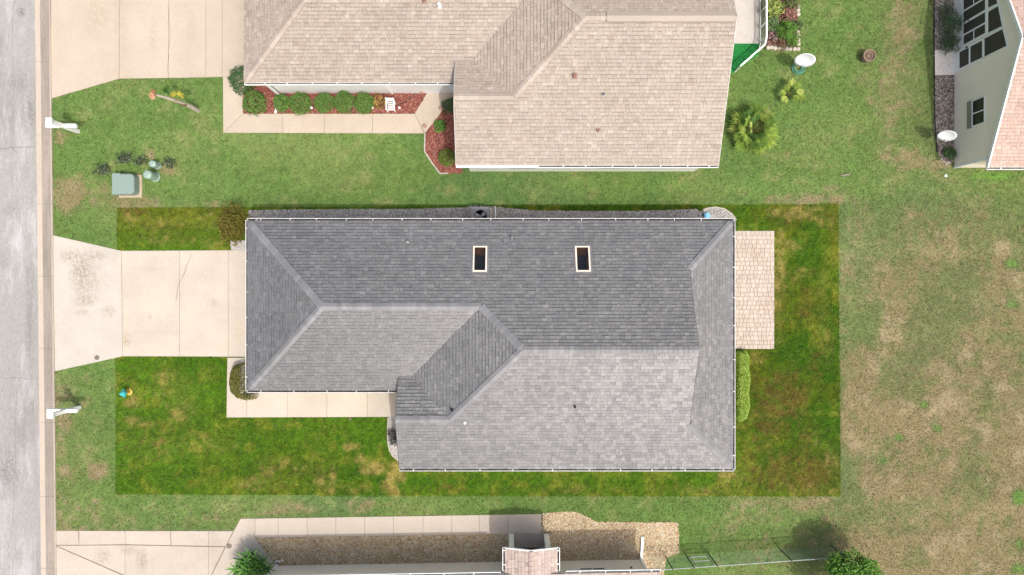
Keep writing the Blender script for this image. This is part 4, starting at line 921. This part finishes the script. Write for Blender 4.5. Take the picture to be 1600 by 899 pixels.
leaves('foliage', *hedge_pts(HB, .75, 2600), .065, [A(120,120,46),A(98,104,36),A(140,132,58),A(84,92,30)], hg)
MB().tube([(*G(384,590),-.02),(*G(380,598),.45)], .02, 5).build('stem', MT['bark'], hg)
h2 = empty('hedge', (*G(1160,602), 0), 'bright yellow-green clipped hedge along the back wall below the paver patio', 'hedge')
HE = P((1145,548),(1162,547),(1167,556),(1166,575),(1168.5,590),(1166,612),(1168,632),(1163,652),(1152,658),(1145,650)); HARD.append(HE)
leaves('foliage', *hedge_pts(HE, .6, 4200), .07, BRIGHT, h2, gain=1.05)
MB().tube([(*G(1155,560),-.02),(*G(1158,575),.4)], .02, 5).tube([(*G(1155,630),-.02),(*G(1158,615),.4)], .02, 5).build('stem', MT['bark'], h2)
for (px, py, r, h, lab) in ((613.5,678,.22,.3,'spiky dark plant in the white stone bed, nearer the front walkway'),(616,690,.2,.32,'small nearly black plant in the white stone bed, nearer the curved edging')):
    shrub(px, py, r, h, lab, [A(70,72,66),A(96,98,90),A(50,52,48)], 90, .16, .3, ratio=.2, name='plant', cat='plant')
# low shrubs round the green utility boxes
for (px, py, r, lab) in ((160,265,.36,'low dark shrub on the grass just above the left corner of the green utility box'),(193,248,.38,'widest low dark shrub, on the grass above the green utility box'),(219,252,.3,'low dark shrub between the utility box and the pale pedestals'),(264,256,.28,'sparse dark shrub right of the two pale green pedestals, by bare soil')):
    shrub(px, py, r, .35, lab, [A(84,104,74),A(104,118,92),A(66,86,58),A(140,146,120)], 260 if r > .3 else 150, .09, .35, 'low shrubs round the utility boxes', .75, aspect=(1.1,.8))
# flower bed plants by the screened patio
for (px, py, r, h, pal, n, s, ra, lab) in ((1207,12,.45,.8,[A(160,180,90),A(190,196,110),A(120,150,70)],260,.3,.18,'strappy yellow-green plant at the top of the flower bed beside the fence'),
    (1232,22,.34,.55,[A(196,130,130),A(150,110,90),A(120,140,80),A(210,150,150)],320,.1,.5,'pink-flowered plant in the flower bed near the white blocks'),(1206,36,.38,.5,[A(120,150,96),A(140,168,110),A(100,126,90)],420,.1,.5,'grey-green bushy plant in the flower bed beside the fence'),
    (1229,47,.48,.7,[A(110,158,66),A(132,176,80),A(90,134,54)],700,.11,.4,'large fresh green bush in the middle of the flower bed'),(1209,56,.26,.35,[A(206,170,176),A(150,120,120),A(110,96,84)],160,.1,.5,'pale pink flowering plant near the lower fence end of the flower bed'),
    (1238,62,.32,.5,[A(104,146,62),A(128,166,76)],360,.11,.4,'green bush at the lower corner of the flower bed inside the white blocks'),(1222,69,.3,.3,[A(170,120,116),A(130,100,84),A(150,150,100)],220,.08,.5,'low reddish plant along the lower row of white blocks'),
    (1238,3,.36,.6,[A(104,136,76),A(126,150,90),A(150,120,90)],420,.1,.5,'mixed green bush at the top right of the flower bed'),(1248,40,.2,.35,[A(84,110,66),A(104,128,80)],160,.09,.5,'dark green plant spilling over the white blocks onto the lawn')):
    shrub(px, py, r, h, lab, pal, n, s, .3, 'plants in the flower bed', .6, ratio=ra)
shrub(1487, 38, .5, 1.1, 'feathery dark green shrub against the wall under the long screen window', [A(92,120,84),A(76,104,70),A(116,140,104)], 300, .3, .35, ratio=.12, fill=.8)
shrub(1483, 68, .42, .8, 'denser dark shrub against the wall beside the screen door step', [A(78,106,72),A(94,124,86)], 380, .2, .3, ratio=.15, fill=.7)
shrub(1478, 18, .35, .7, 'thin feathery shrub in the mulch strip at the top right', [A(120,128,104),A(98,112,84)], 160, .28, .35, ratio=.1, fill=.8)
shrub(1484, 240, .3, .4, 'low green plant in the mulch strip by the corner of the pale wall', [A(96,128,74),A(112,144,88)], 260, .1, .2)
def frond_fan(parent, base, az, el, plen, fan, pal, n=12, spread=2.0, name='frond', wd=.075, droop=.16):
    b = Vector(base); d = Vector((math.cos(az)*math.cos(el), math.sin(az)*math.cos(el), math.sin(el))); e = b+d*plen
    e.z = max(e.z, .06)
    m = MB(); m.tube([b, b+d*plen*.5+Vector((0,0,.03)), e], .012, 4, .007); T = [pal[0]]*len(m.v)
    side = Vector((-math.sin(az), math.cos(az), 0)); c = np.array(pal[random.randrange(len(pal))])*random.uniform(.85, 1.15)
    for i in range(n):
        a = (i/(n-1)-.5)*spread; ld = (d*math.cos(a)+side*math.sin(a)+Vector((0,0,random.uniform(-.08,.12)))).normalized(); L_ = fan*(1-.35*abs(a)/spread*2)*random.uniform(.85,1.1)
        q = ld.cross(Vector((0,0,1))).normalized()*wd*.5; mid = e+ld*L_*.55; tip = e+ld*L_-Vector((0,0,droop*L_)); tip.z = max(tip.z, .03); mid.z = max(mid.z, .04)
        m.add([e, mid+q, tip, mid-q], [(0,1,2),(0,2,3)]); T += [tuple(c*random.uniform(1.7,2.8))]*4
    return m.build(name, MT['leaf'], parent, tint=np.array(T))
def fan_palm(px, py, h, nf, plen, fan, pal, label, old=None):
    x, y = G(px, py); o = empty('fan_palm', (x,y,0), label, 'palm')
    MB().lathe([(.14,-.05),(.13,h*.5),(.09,h),(.02,h+.12)], (x,y,0), 9).build('trunk', MT['bark'], o)
    for i in range(nf):
        az = i*2.39996+random.uniform(-.25,.25); t = i/nf; el = 1.25-1.35*t**.7+random.uniform(-.1,.1)
        p = pal if not (old and random.random() < .05 and t > .7) else old
        frond_fan(o, (x,y,h), az, el, plen*random.uniform(.75,1.1), fan*random.uniform(.85,1.1), p)
    return o
fan_palm(1172.5, 207, .5, 46, .66, .66, [A(160,178,92),A(140,166,82),A(180,190,112),A(120,150,74),A(98,132,70)], 'large yellow-green fan palm on the lawn beside the tan roof corner', [A(206,184,120), A(190,176,110)])
def sparse_palm(px, py, label):
    x, y = G(px, py); o = empty('fan_palm', (x,y,0), label, 'palm'); MB().lathe([(.07,-.05),(.06,.3),(.02,.4)], (x,y,0), 7).build('trunk', MT['bark'], o)
    pal = [A(146,164,76),A(130,154,68),A(164,176,96)]
    for az, el, pl in ((.1,.35,.3),(.75,.5,.3),(1.5,.6,.35),(2.2,.7,.2),(3.25,.55,.22),(4.0,.4,.25),(5.6,.3,.2),(-.35,.25,.42)): frond_fan(o, (x,y,.4), az, el, pl, .42, pal, 13, 1.5)
sparse_palm(1228, 150, 'small sparse fan palm on the lawn above the large one')
# short palm with a bare curved trunk on the upper front lawn
x, y = G(310,173.5); o = empty('leaning_palm', (x,y,0), 'thin bare-trunked palm with one sparse yellow tuft on the upper front lawn', 'palm')
tp = [(x,y,-.05),(x-.02,y+.02,.7),(x-.12,y-.02,1.5),(x-.28,y-.03,2.3),(x-.5,y-.05,2.9)]
MB().tube(tp, .11, 8, .05).build('trunk', M('pale_bark', A(238,224,204), rough=.9, var=.25, scale=5), o)
DRY = [A(196,150,118), A(176,130,100), A(214,176,144)]
for i in range(11): frond_fan(o, tp[-1], random.uniform(2.2,4.2), random.uniform(-.1,.7), .08, .3, DRY, 5, 1.2, 'dead_frond', .03)
yx, yy, yz = x-.15, y, 1.75
for az, el in ((1.2,.3),(1.8,.5),(.7,.3),(2.3,.25)): frond_fan(o, (yx,yy,yz), az, el, .22, .3, [A(206,196,96),A(186,180,80)], 9, 1.8, wd=.03)
for az, el in ((2.25,-.1),): frond_fan(o, (x-.22,y,2.0), az, el, .35, .55, [A(90,124,66)], 11, 1.1, wd=.04)
MB().bar((x-.2,y-.04,2.0),(x-.02,y-.06,1.2),.1,.04).build('dry_sheath', M('sheath', A(160,112,84), rough=.9), o)
# strappy rosette shrub by the lower driveway
x, y = G(404,879); o = empty('strappy_shrub', (x,y,0), 'large green strappy-leaved shrub at the lower driveway beside the cream wall', 'shrub')
def rosette(c, L_, n, pal, name='leaf_rosette'):
    m = MB(); T = []; c = Vector(c)
    for i in range(n):
        az = i*2.39996; el = 1.2-1.1*i/n+random.uniform(-.1,.1); d = Vector((math.cos(az)*math.cos(el), math.sin(az)*math.cos(el), math.sin(el))); s = Vector((-math.sin(az),math.cos(az),0))*.03*random.uniform(.8,1.2)
        l = L_*random.uniform(.8,1.15); p1 = c+d*l*.5; p2 = c+d*l*.85-Vector((0,0,.03)); p3 = c+d*l*1.05-Vector((0,0,.12*l+.03))
        m.add([c-s*.5, c+s*.5, p1-s, p1+s, p2-s*.7, p2+s*.7, p3], [(0,1,3,2),(2,3,5,4),(4,5,6)]); t = np.array(pal[random.randrange(len(pal))])*random.uniform(1.2,1.8); T += [t]*7
    return m.build(name, MT['leaf'], o, tint=np.array(T))
for i in range(22):
    a = i*2.4; r_ = .16*math.sqrt(i)+.02; rosette((x+r_*math.cos(a)-.02, y+r_*math.sin(a), 1.15-.32*r_**1.5*1.6+random.uniform(-.06,.06)), .50, 18, [A(110,168,72),A(88,148,62),A(140,190,92),A(70,124,56)])
m = MB()
for i in range(9):
    a = i*2.4; r_ = .16*math.sqrt(i*1.8); m.tube([(x,y,-.05),(x+r_*math.cos(a),y+r_*math.sin(a),1.0)], .03, 6, .02)
m.build('stem', MT['bark'], o)
# round leafy tree at the lower right
x, y = G(1295,886); t = empty('tree', (x,y,0), 'round leafy green tree at the lower edge casting shade over the fence', 'tree')
m = MB().tube([(x,y,-.1),(x+.03,y,.5),(x-.02,y+.03,1.1)], .11, 8, .07)
for i in range(7):
    a = i*.9; m.tube([(x,y,.8),(x+.5*math.cos(a),y+.5*math.sin(a),1.4),(x+.9*math.cos(a),y+.9*math.sin(a),1.75)], .05, 5, .012)
m.build('trunk', MT['bark'], t)
P_, N_ = [], []
for i in range(95):
    a = random.uniform(0, 6.28); r_ = 1.36*math.sqrt(random.random()); hz = 1.6+1.0*math.sqrt(max(0, 1-(r_/1.55)**2))*random.uniform(.55,1.1)
    p, d = ball_pts((x+r_*math.cos(a), y+r_*math.sin(a), hz), (.30,.30,.24), 150, .3, .6); P_.append(p); N_.append(d*.6+np.array((0,0,.7)))
leaves('crown', np.concatenate(P_), np.concatenate(N_), .10, [A(120,178,66),A(92,148,50),A(150,200,90),A(70,118,40)], t, gain=.8)
# ---------------------------------------------------------------- smaller things
def lathe_obj(name, mat, prof, c, n, parent, M_=None, smooth=True):
    return MB().lathe(prof, c, n, M_).build(name, mat, parent, smooth=False)
# white posts by the kerb
def street_post(px, py, label):
    x, y = G(px, py); o = empty('kerb_post', (x,y,0), label, 'post', 'white cross-arm posts along the kerb')
    MB().bevbox((x,y,.97), (.17,.17,2.0), .01).build('post', MT['white'], o)
    MB().bevbox((x,y,2.03), (.24,.24,.10), .02).bevbox((x,y,2.10), (.285,.285,.06), .025).build('post_cap', MT['white'], o)
    MB().bevbox((x-.12,y+.02,1.03), (1.36,.17,.17), .015).build('cross_arm', MT['white'], o)
    return o
p1 = street_post(122, 205.5, 'white cross-arm post by the kerb below the upper neighbour\'s driveway')
q = G(124, 636.5); p2 = copy_tree(p1, (q[0]-p1.location.x, q[1]-p1.location.y, 0))
p2['label'] = 'white cross-arm post by the kerb below the apron of the grey-roofed house'
# utility box on its pad
gm = M('green_enamel', A(168,192,182), rough=.5, spec=.4, var=.05, fine=.03)
x0, yb0 = G(175.5,303.5,.58); x1, yt0 = G(209,271.5,.58); cx, cy = (x0+x1)/2, (yb0+yt0)/2; w_, d_ = x1-x0, yt0-yb0
ub = empty('utility_box', (cx,cy,0), 'squat grey-green utility box on a concrete pad on the front verge', 'utility box')
MB().bevbox((cx+.05,cy-.03,.02), (w_+.10,d_+.14,.10), .02).build('pad', M('pad_concrete', A(222,206,176), rough=.9), ub)
body = ccw([(x0,yb0),(x1-.16,yb0),(x1-.05,yb0+.05),(x1,yb0+.16),(x1,yt0-.16),(x1-.05,yt0-.05),(x1-.16,yt0),(x0,yt0)])
MB().prism(body, .05, .55, .02).build('body', gm, ub)
MB().prism([(x0-.02,yb0-.02),(x0+.345,yb0-.02),(x0+.345,yt0+.02),(x0-.02,yt0+.02)], .35, .585, .015).build('lid', gm, ub)
MB().prism([(p[0]*.995+.005*cx if 0 else p[0], p[1]) for p in inset(body, .03) if True], .551, .578, .015).build('hood', gm, ub)
HARD.append([(x0-.03,yb0-.06),(x1+.2,yb0-.06),(x1+.2,yt0+.02),(x0-.03,yt0+.02)])
pg = M('pale_green_plastic', A(186,216,200), rough=.45, spec=.4, var=.05, fine=.03)
def pedestal(px, py, r, h, label):
    x, y = G(px, py); o = empty('utility_pedestal', (x,y,0), label, 'pedestal', 'pale green pedestals beside the utility box')
    MB().lathe([(r*1.15,-.02),(r*1.15,.08),(r,.10),(r,h*.62)], (x,y,0), 16).build('base', pg, o)
    MB().lathe([(r*1.05,h*.62),(r*1.05,h*.85),(r*.95,h*.94),(r*.6,h*.99),(r*.3,h),(.001,h)], (x,y,0), 16).build('cap', pg, o)
pedestal(246.5, 259, .16, .55, 'shorter pale green pedestal, nearer the top edge of the photo'); pedestal(243.5, 277, .20, .85, 'taller pale green pedestal right of the utility box')
# hydrant
x, y = G(202,612.5); hy = empty('fire_hydrant', (x,y,0), 'fire hydrant with a turquoise top and yellow barrel on the front lawn', 'fire hydrant')
tq = M('turquoise_paint', (.04,.36,.36), rough=.45, spec=.4, var=.08); ye = M('yellow_paint', (.55,.38,.07), rough=.5, spec=.4, var=.08)
q = .82
MB().lathe([(r_*q, z_*q) for r_, z_ in ((.19,-.02),(.19,.05),(.15,.06),(.125,.09),(.12,.48),(.15,.50),(.15,.55))], (x,y,0), 16).build('barrel', ye, hy)
MB().lathe([(r_*q, z_*q) for r_, z_ in ((.165,.55),(.17,.62),(.155,.70),(.11,.78),(.05,.82),(.05,.87),(.001,.875))], (x,y,0), 16).build('bonnet', tq, hy)
for a in (R(-80), R(100), R(190)):
    M_ = Matrix.Rotation(a,3,'Z') @ Matrix.Rotation(R(90),3,'Y'); MB().lathe([(r_*q, z_*q) for r_, z_ in ((.06,.08),(.06,.17),(.07,.17),(.07,.21),(.03,.22),(.03,.24),(.001,.24))], (x,y,.58*q), 10, M_).build('nozzle', tq, hy)
# air conditioner beside the wall
z = .85; x, y = G(751,338,z); ac = empty('air_conditioner', (x,y,0), 'dark air conditioner unit with a round fan on the grey stones by the top wall', 'air conditioner')
MB().prism([(x-.5,y-.45),(x+.5,y-.45),(x+.5,y+.45),(x-.5,y+.45)], -.03, .06).build('pad', edge_m, ac)
sz = .40; m = MB()
for s in (-1,1):
    m.box((x+s*(sz-.03),y,.44),(.06,2*sz,.78)); m.box((x,y+s*(sz-.03),.44),(2*sz-.12,.06,.779))
ringv = []; n = 24
for i in range(n):
    a = 2*math.pi*i/n; k = sz/max(abs(math.cos(a)), abs(math.sin(a))); ringv += [(x+k*math.cos(a),y+k*math.sin(a),.85),(x+.29*math.cos(a),y+.29*math.sin(a),.85),(x+.29*math.cos(a),y+.29*math.sin(a),.70)]
m.add(ringv, [(3*i+j, 3*((i+1)%n)+j, 3*((i+1)%n)+j+1, 3*i+j+1) for i in range(n) for j in (0,1)]); m.build('casing', MT['grey'], ac)
MB().lathe([(.34,.5),(.001,.5)], (x,y,0), 16).build('floor', MT['dark'], ac)
f = MB().lathe([(.07,.58),(.07,.72),(.001,.73)], (x,y,0), 10).build('fan_hub', MT['grey'], ac)
for i in range(3):
    a = .7+i*2.094; d = Vector((math.cos(a),math.sin(a),0)); s = Vector((-math.sin(a),math.cos(a),0)); c = Vector((x,y,.66))
    MB().add([c+d*.06-s*.05+Vector((0,0,.03)),c+d*.06+s*.05-Vector((0,0,.03)),c+d*.26+s*.13-Vector((0,0,.04)),c+d*.27-s*.08+Vector((0,0,.05))], [(0,1,2,3)]).build('fan_blade', MT['lgrey'], f)
g = MB()
for r_ in (.08,.15,.22,.285): g.torus((x,y,.855), r_, .004, 20, 4)
for i in range(8): a = i*math.pi/4; g.bar((x+.05*math.cos(a),y+.05*math.sin(a),.857),(x+.3*math.cos(a),y+.3*math.sin(a),.857),.006,.006)
g.build('fan_guard', MT['dark'], ac)
x, y = G(1104.5,338,.2); bb = empty('blue_box', (x,y,0), 'small light blue box on the white stones by the back corner of the grey roof', 'box')
bl = M('light_blue_plastic', (.16,.42,.62), rough=.5); MB().bevbox((x,y,.12),(.22,.26,.22),.015).build('body', bl, bb); MB().bevbox((x,y,.235),(.25,.29,.03),.01).build('lid', bl, bb)
# satellite dishes
def dish(px, py, z, lx, ly, tilt, az, rad, label):
    c = Vector(G3(px, py, z)); b = Vector((*G(lx, ly), 0)); o = empty('satellite_dish', (b.x,b.y,0), label, 'satellite dish')
    M_ = Matrix.Rotation(az,3,'Z') @ Matrix.Rotation(tilt,3,'X'); prof = [(.02,-.0),(rad*.4,.012),(rad*.75,.05),(rad,.10),(rad*.995,.075),(rad*.7,.02),(.02,-.03)]
    MB().lathe([(max(r_,.001), zz) for r_, zz in prof], c, 28, M_).build('reflector', M('dish_grey_white', (.66,.67,.68), rough=.5, spec=.3, var=.04), o, smooth=True)
    top = c - (M_ @ Vector((0,0,.06))); MB().tube([b-Vector((0,0,.05)), Vector((b.x,b.y,top.z*.8)), top], .035, 8).build('mast', MT['lgrey'], o)
    bk = MB().bar(Vector((b.x,b.y,top.z*.75)), top, .09, .07).build('bracket', MT['lgrey'], o)
    e = c + M_ @ Vector((0,-rad*.2,rad*.75)); MB().tube([c + M_ @ Vector((0,-rad*.95,.08)), e], .016, 6).build('feed_arm', MT['lgrey'], o)
    MB().box(e, (.07,.07,.10), 0, M_).build('feed_horn', MT['lgrey'], o); return o
dish(1258, 92, 1.3, 1245, 101, R(70), R(-13), .45, 'white oval satellite dish on a mast beside the flower bed and hose')
dish(1480, 210, 1.2, 1465, 214, R(70), R(-18), .39, 'white satellite dish standing in the mulch by the right-hand pale wall')
x, y = G(1246,106); m = MB()
for i in range(9): m.torus((x+random.uniform(-.06,.06),y+random.uniform(-.05,.05),.03+.022*i), .26+random.uniform(-.06,.06), .013, 22, 5, Matrix.Rotation(random.uniform(-.12,.12),3,'X') @ Matrix.Rotation(random.uniform(-.12,.12),3,'Y'))
tag(m.build('garden_hose', M('green_hose', A(120,196,168), rough=.4, spec=.4), origin=(x,y,0)), 'coiled green garden hose at the foot of the satellite dish', 'hose')
# planter
x, y = G(1351,92); pt = empty('planter', (x,y,0), 'round brown planter pot standing alone on the upper right lawn', 'planter')
MB().lathe([(.20,-.01),(.24,.2),(.265,.42),(.29,.42),(.29,.48),(.25,.48),(.245,.40),(.2,.35)], (x,y,0), 20).build('pot', M('terracotta', A(186,160,138), rough=.85, var=.15), pt)
MB().lathe([(.235,.38),(.001,.40)], (x,y,0), 16).build('soil', M('pot_soil', A(160,140,118), rough=1, fine=.4), pt)
m = MB(); m.torus((x,y,.42), .13, .012, 16, 4); m.build('root_ring', MT['bark'], pt)
# garden chair on the mulch
x, y = G(611,167,.3); ch = empty('garden_chair', (x,y,0), 'small white slatted garden chair on the red mulch', 'chair'); wm = MT['white']
for i in range(5): MB().box((x,y-.16+i*.085,.36),(.29,.042,.025)).build('seat_slat', wm, ch)
for i in range(4): MB().box((x,y+.235+.012*i,.45+.1*i),(.30,.022,.05)).build('back_slat', wm, ch)
for s in (-1,1):
    MB().box((x+s*.18,y+.02,.55),(.05,.46,.025)).build('armrest', wm, ch)
    MB().box((x+s*.175,y-.18,.27),(.045,.045,.54)).build('leg', wm, ch); MB().bar((x+s*.17,y+.18,-.0),(x+s*.17,y+.27,.80),.045,.045).build('leg', wm, ch)
tag(MB().tube([G3(592,157,.03),G3(600,158.5,.03),G3(622,164,.03),G3(636,158,.03),G3(648,147,.03)], .022, 6).build('drip_hose', M('black_hose', (.03,.03,.03), rough=.6)), 'black drip hose lying across the red mulch behind the garden chair', 'hose')
# garden lights
def glight(px, py, label, big=False):
    x, y = G(px, py); o = empty('garden_light', (x,y,0), label, 'garden light', 'garden lights along the upper walkway'); k = 1.5 if big else 1
    MB().tube([(x,y,-.03),(x,y,.28)], .012, 6).build('stake', MT['dark'] if big else MT['white'], o)
    MB().lathe([(.03*k,.22),(.03*k,.29),(.06*k,.29),(.05*k,.315),(.001,.33)], (x,y,0), 10).build('lamp_head', MT['rust'] if big else MT['white'], o)
for px, lab in ((439,'white garden light below the smallest clipped shrub'),(489.5,'white garden light between the third and fourth clipped shrubs'),(549,'white garden light below the fifth clipped shrub'),(583.5,'white garden light right of the last clipped shrub'),(625.5,'white garden light right of the garden chair')): glight(px, 171, lab)
glight(665, 199.5, 'brown garden light at the lower corner of the diagonal walkway', True); glight(690, 172, 'brown garden light halfway up the diagonal walkway edge', True); glight(660, 146.5, 'brown garden light at the top of the red mulch by the white wall', True)
# screened patio of the northern house: slab, green turf, low railing
cp = M('white_patio', A(240,232,224), rough=.9, var=.06, c2=A(220,208,198), c2scale=1.5, c2lo=.5, c2hi=.8)
slabp = P((1130,-250),(1187,-250),(1187,68.5),(1130,68.5)); HARD.append(slabp); MB().prism(slabp, -.05, .03).build('patio_slab', cp, kind='structure')
tfp = P((1125,69),(1187,69),(1184,86),(1146,114),(1125,114)); HARD.append(tfp); MB().prism(tfp, -.05, .02).build('turf_mat', M('turf_base', A(50,175,90), rough=.95, var=.2, scale=6, fine=.3), kind='structure')
p_ = []; xs_, ys_ = zip(*tfp); n = 16000; q = np.column_stack([rng.uniform(min(xs_), max(xs_), n), rng.uniform(min(ys_), max(ys_), n), np.full(n, .03)]); q = q[inside(q[:,0], q[:,1], ccw(tfp))]
tag(leaves('artificial_turf', q, np.tile((0,0,1.), (len(q),1)), .05, [A(60,180,95),A(80,196,110),A(46,156,76)], None, .4, kind='stuff'), 'bright green artificial turf beside the white patio', 'turf')
fc = empty('railing_fence', (*G(1186,60),0), 'low white railing with dark mesh round the white patio and green turf', 'fence'); hf = .90
path = [G(1187,-200), G(1187,69), G(1184.5,80), G(1147,113)]
fm = MB(); fl = MB(); mesh = MB(); dk = MT['grey']
for a, b in zip(path[:-1], path[1:]):
    a, b = Vector((*a,0)), Vector((*b,0)); d = (b-a); L_ = d.length; d.normalize()
    MB().bar(a+Vector((0,0,hf)), b+Vector((0,0,hf)), .07, .05).build('top_rail', MT['white'], fc); MB().bar(a+Vector((0,0,.10)), b+Vector((0,0,.10)), .035, .04).build('bottom_rail', MT['white'], fc)
    k = 0
    while k < L_: mesh.bar(a+d*k+Vector((0,0,.12)), a+d*k+Vector((0,0,hf-.03)), .007, .007); k += .07
    for zz in np.arange(.16, hf-.05, .09): mesh.bar(a+Vector((0,0,zz)), b+Vector((0,0,zz)), .007, .007)
mesh.build('wire_mesh', dk, fc, kind='stuff')
fp = None
for (px, py) in ((1187,21),(1187,45),(1187,-3),(1187,-27),(1187,67),(1185,80),(1166,97),(1148,112.5)):
    x, y = G(px, py)
    if fp is None: fp = MB().box((x,y,hf/2-.02),(.05,.05,hf)).build('fence_post', MT['white'], fc); fq = (x,y)
    else: c = fp.copy(); col.objects.link(c); c.location = (x-fq[0], y-fq[1], 0)
# green chain-link fence with a gate by the lower house
cf = empty('chain_link_fence', (*G(1150,866),0), 'green chain-link fence with a gate running right from the cream house', 'fence'); hh = 1.45
gw = M('green_wire', A(120,156,138), rough=.5, spec=.4); gp = M('fence_steel', A(206,214,210), rough=.5)
f0, f1 = Vector((*G(1015,872),0)), Vector((*G(1300,852),0)); d = (f1-f0); L_ = d.length; d.normalize()
MB().tube([f0+Vector((0,0,hh)), f1+Vector((0,0,hh))], .022, 6).build('top_rail', gp, cf)
mesh = MB(); k = -hh; stp = .10
while k < L_:
    for sgn in (1,-1):
        a, b = (k, k+hh) if sgn > 0 else (k+hh, k); za, zb_ = 0.04, hh-.02
        t0 = 0 if a >= 0 else -a/(b-a) if b > a else 0
        pa, pb = [a, za], [b, zb_]
        def cut(p, q):
            if p[0] < 0: t = (0-p[0])/(q[0]-p[0]); p = [0, p[1]+t*(q[1]-p[1])]
            if p[0] > L_: t = (L_-p[0])/(q[0]-p[0]); p = [L_, p[1]+t*(q[1]-p[1])]
            return p
        if (a < 0 and b < 0) or (a > L_ and b > L_): continue
        pa, pb = cut(pa, pb), cut(pb, pa)
        if abs(pa[0]-pb[0]) > .03: mesh.tube([f0+d*pa[0]+Vector((0,0,pa[1])), f0+d*pb[0]+Vector((0,0,pb[1]))], .003, 3, cap=False)
    k += stp
mesh.build('wire_mesh', gw, cf, kind='stuff')
fp = None; dkg = M('dark_green_steel', A(96,112,98), rough=.5)
for px in (1040, 1072, 1107, 1218, 1298):
    t = (G(px,0)[0]-f0.x)/d.x; q = f0+d*t
    if fp is None: fp = MB().lathe([(.028,-.05),(.028,hh+.02),(.001,hh+.05)], q, 8).build('fence_post', dkg, cf); q0 = q
    else: c = fp.copy(); col.objects.link(c); c.location = q-q0
t0 = (G(1076,0)[0]-f0.x)/d.x; t1 = (G(1103,0)[0]-f0.x)/d.x; gt = MB()
for zz in (.25, .75): gt.tube([f0+d*t0+Vector((0,0,zz)), f0+d*t1+Vector((0,0,zz))], .024, 6)
for t in (t0, t1): gt.tube([f0+d*t+Vector((0,0,.1)), f0+d*t+Vector((0,0,1.3))], .02, 6)
gt.build('gate', gp, cf)
# bits on the right lawn
x, y = G(1321,274); tag(MB().bar((x-.25,y-.04,.05),(x+.2,y+.05,.06),.05,.03).bar((x-.1,y-.1,.04),(x-.02,y+.02,.05),.04,.03).build('dry_branch', M('grey_wood', A(190,180,166), rough=.9), origin=(x,y,0)), 'small pale dry branch lying on the right lawn', 'branch')
x, y = G(1477,275); tag(MB().lathe([(.06,-.01),(.07,.05),(.03,.08),(.001,.085)], (x,y,0), 10).build('sprinkler_head', MT['white'], origin=(x,y,0)), 'small white sprinkler head on the soil below the pale wall', 'sprinkler')
x, y = G(438,879); tag(MB().tube([(x-.2,y+.05,.08),(x-.08,y+.12,.10),(x+.02,y+.04,.10)], .035, 6).lathe([(.05,.02),(.06,.1),(.001,.13)], (x+.1,y+.12,.0), 8).build('garden_tap', MT['white'], origin=(x,y,0)), 'small white tap fitting by the corner of the cream wall', 'tap')

# ---------------------------------------------------------------- grass blades over every lawn
def grass(n=520000):
    xa, ya = G(60, 920); xb, yb_ = G(1640, -20)
    x = rng.uniform(xa, xb, n); y = rng.uniform(ya, yb_, n); k = np.ones(n, bool)
    jx, jy = rng.normal(0, .022, n), rng.normal(0, .022, n)
    for h in HARD: k &= ~inside(x+jx, y+jy, h)
    x, y = x[k], y[k]; n = len(x); c, lot = lawn_color(x, y)
    a = rng.uniform(0, 6.283, n); L_ = rng.uniform(.05, .11, n); wd = rng.uniform(.016, .034, n); tl = rng.uniform(.35, 1.35, n)
    dx, dy = np.cos(a)*np.sin(tl)*L_, np.sin(a)*np.sin(tl)*L_; dz = np.cos(tl)*L_*.75+.012
    px_, py_ = -np.sin(a)*wd/2, np.cos(a)*wd/2
    v = np.stack([np.stack([x-px_, y-py_, np.full(n, .001)], 1), np.stack([x+px_, y+py_, np.full(n, .001)], 1), np.stack([x+dx, y+dy, dz], 1)], 1).reshape(-1,3)
    i = np.arange(n)*3; f = np.stack([i, i+1, i+2], 1)
    j = np.where(lot, rng.normal(1, .48, n), rng.normal(1, .38, n)).clip(.3, 2.4)[:,None]; c = c*j*1.12
    yel = (rng.random(n) < .10)[:,None]; c = np.where(yel, c*.55+np.array(A(214,200,136))*.5, c)
    o = np_obj('grass', v, f, MT['grass'], None, np.repeat(c, 3, 0), 'stuff'); return tag(o, 'short turf grass covering the lawns between the houses', 'grass')
grass()
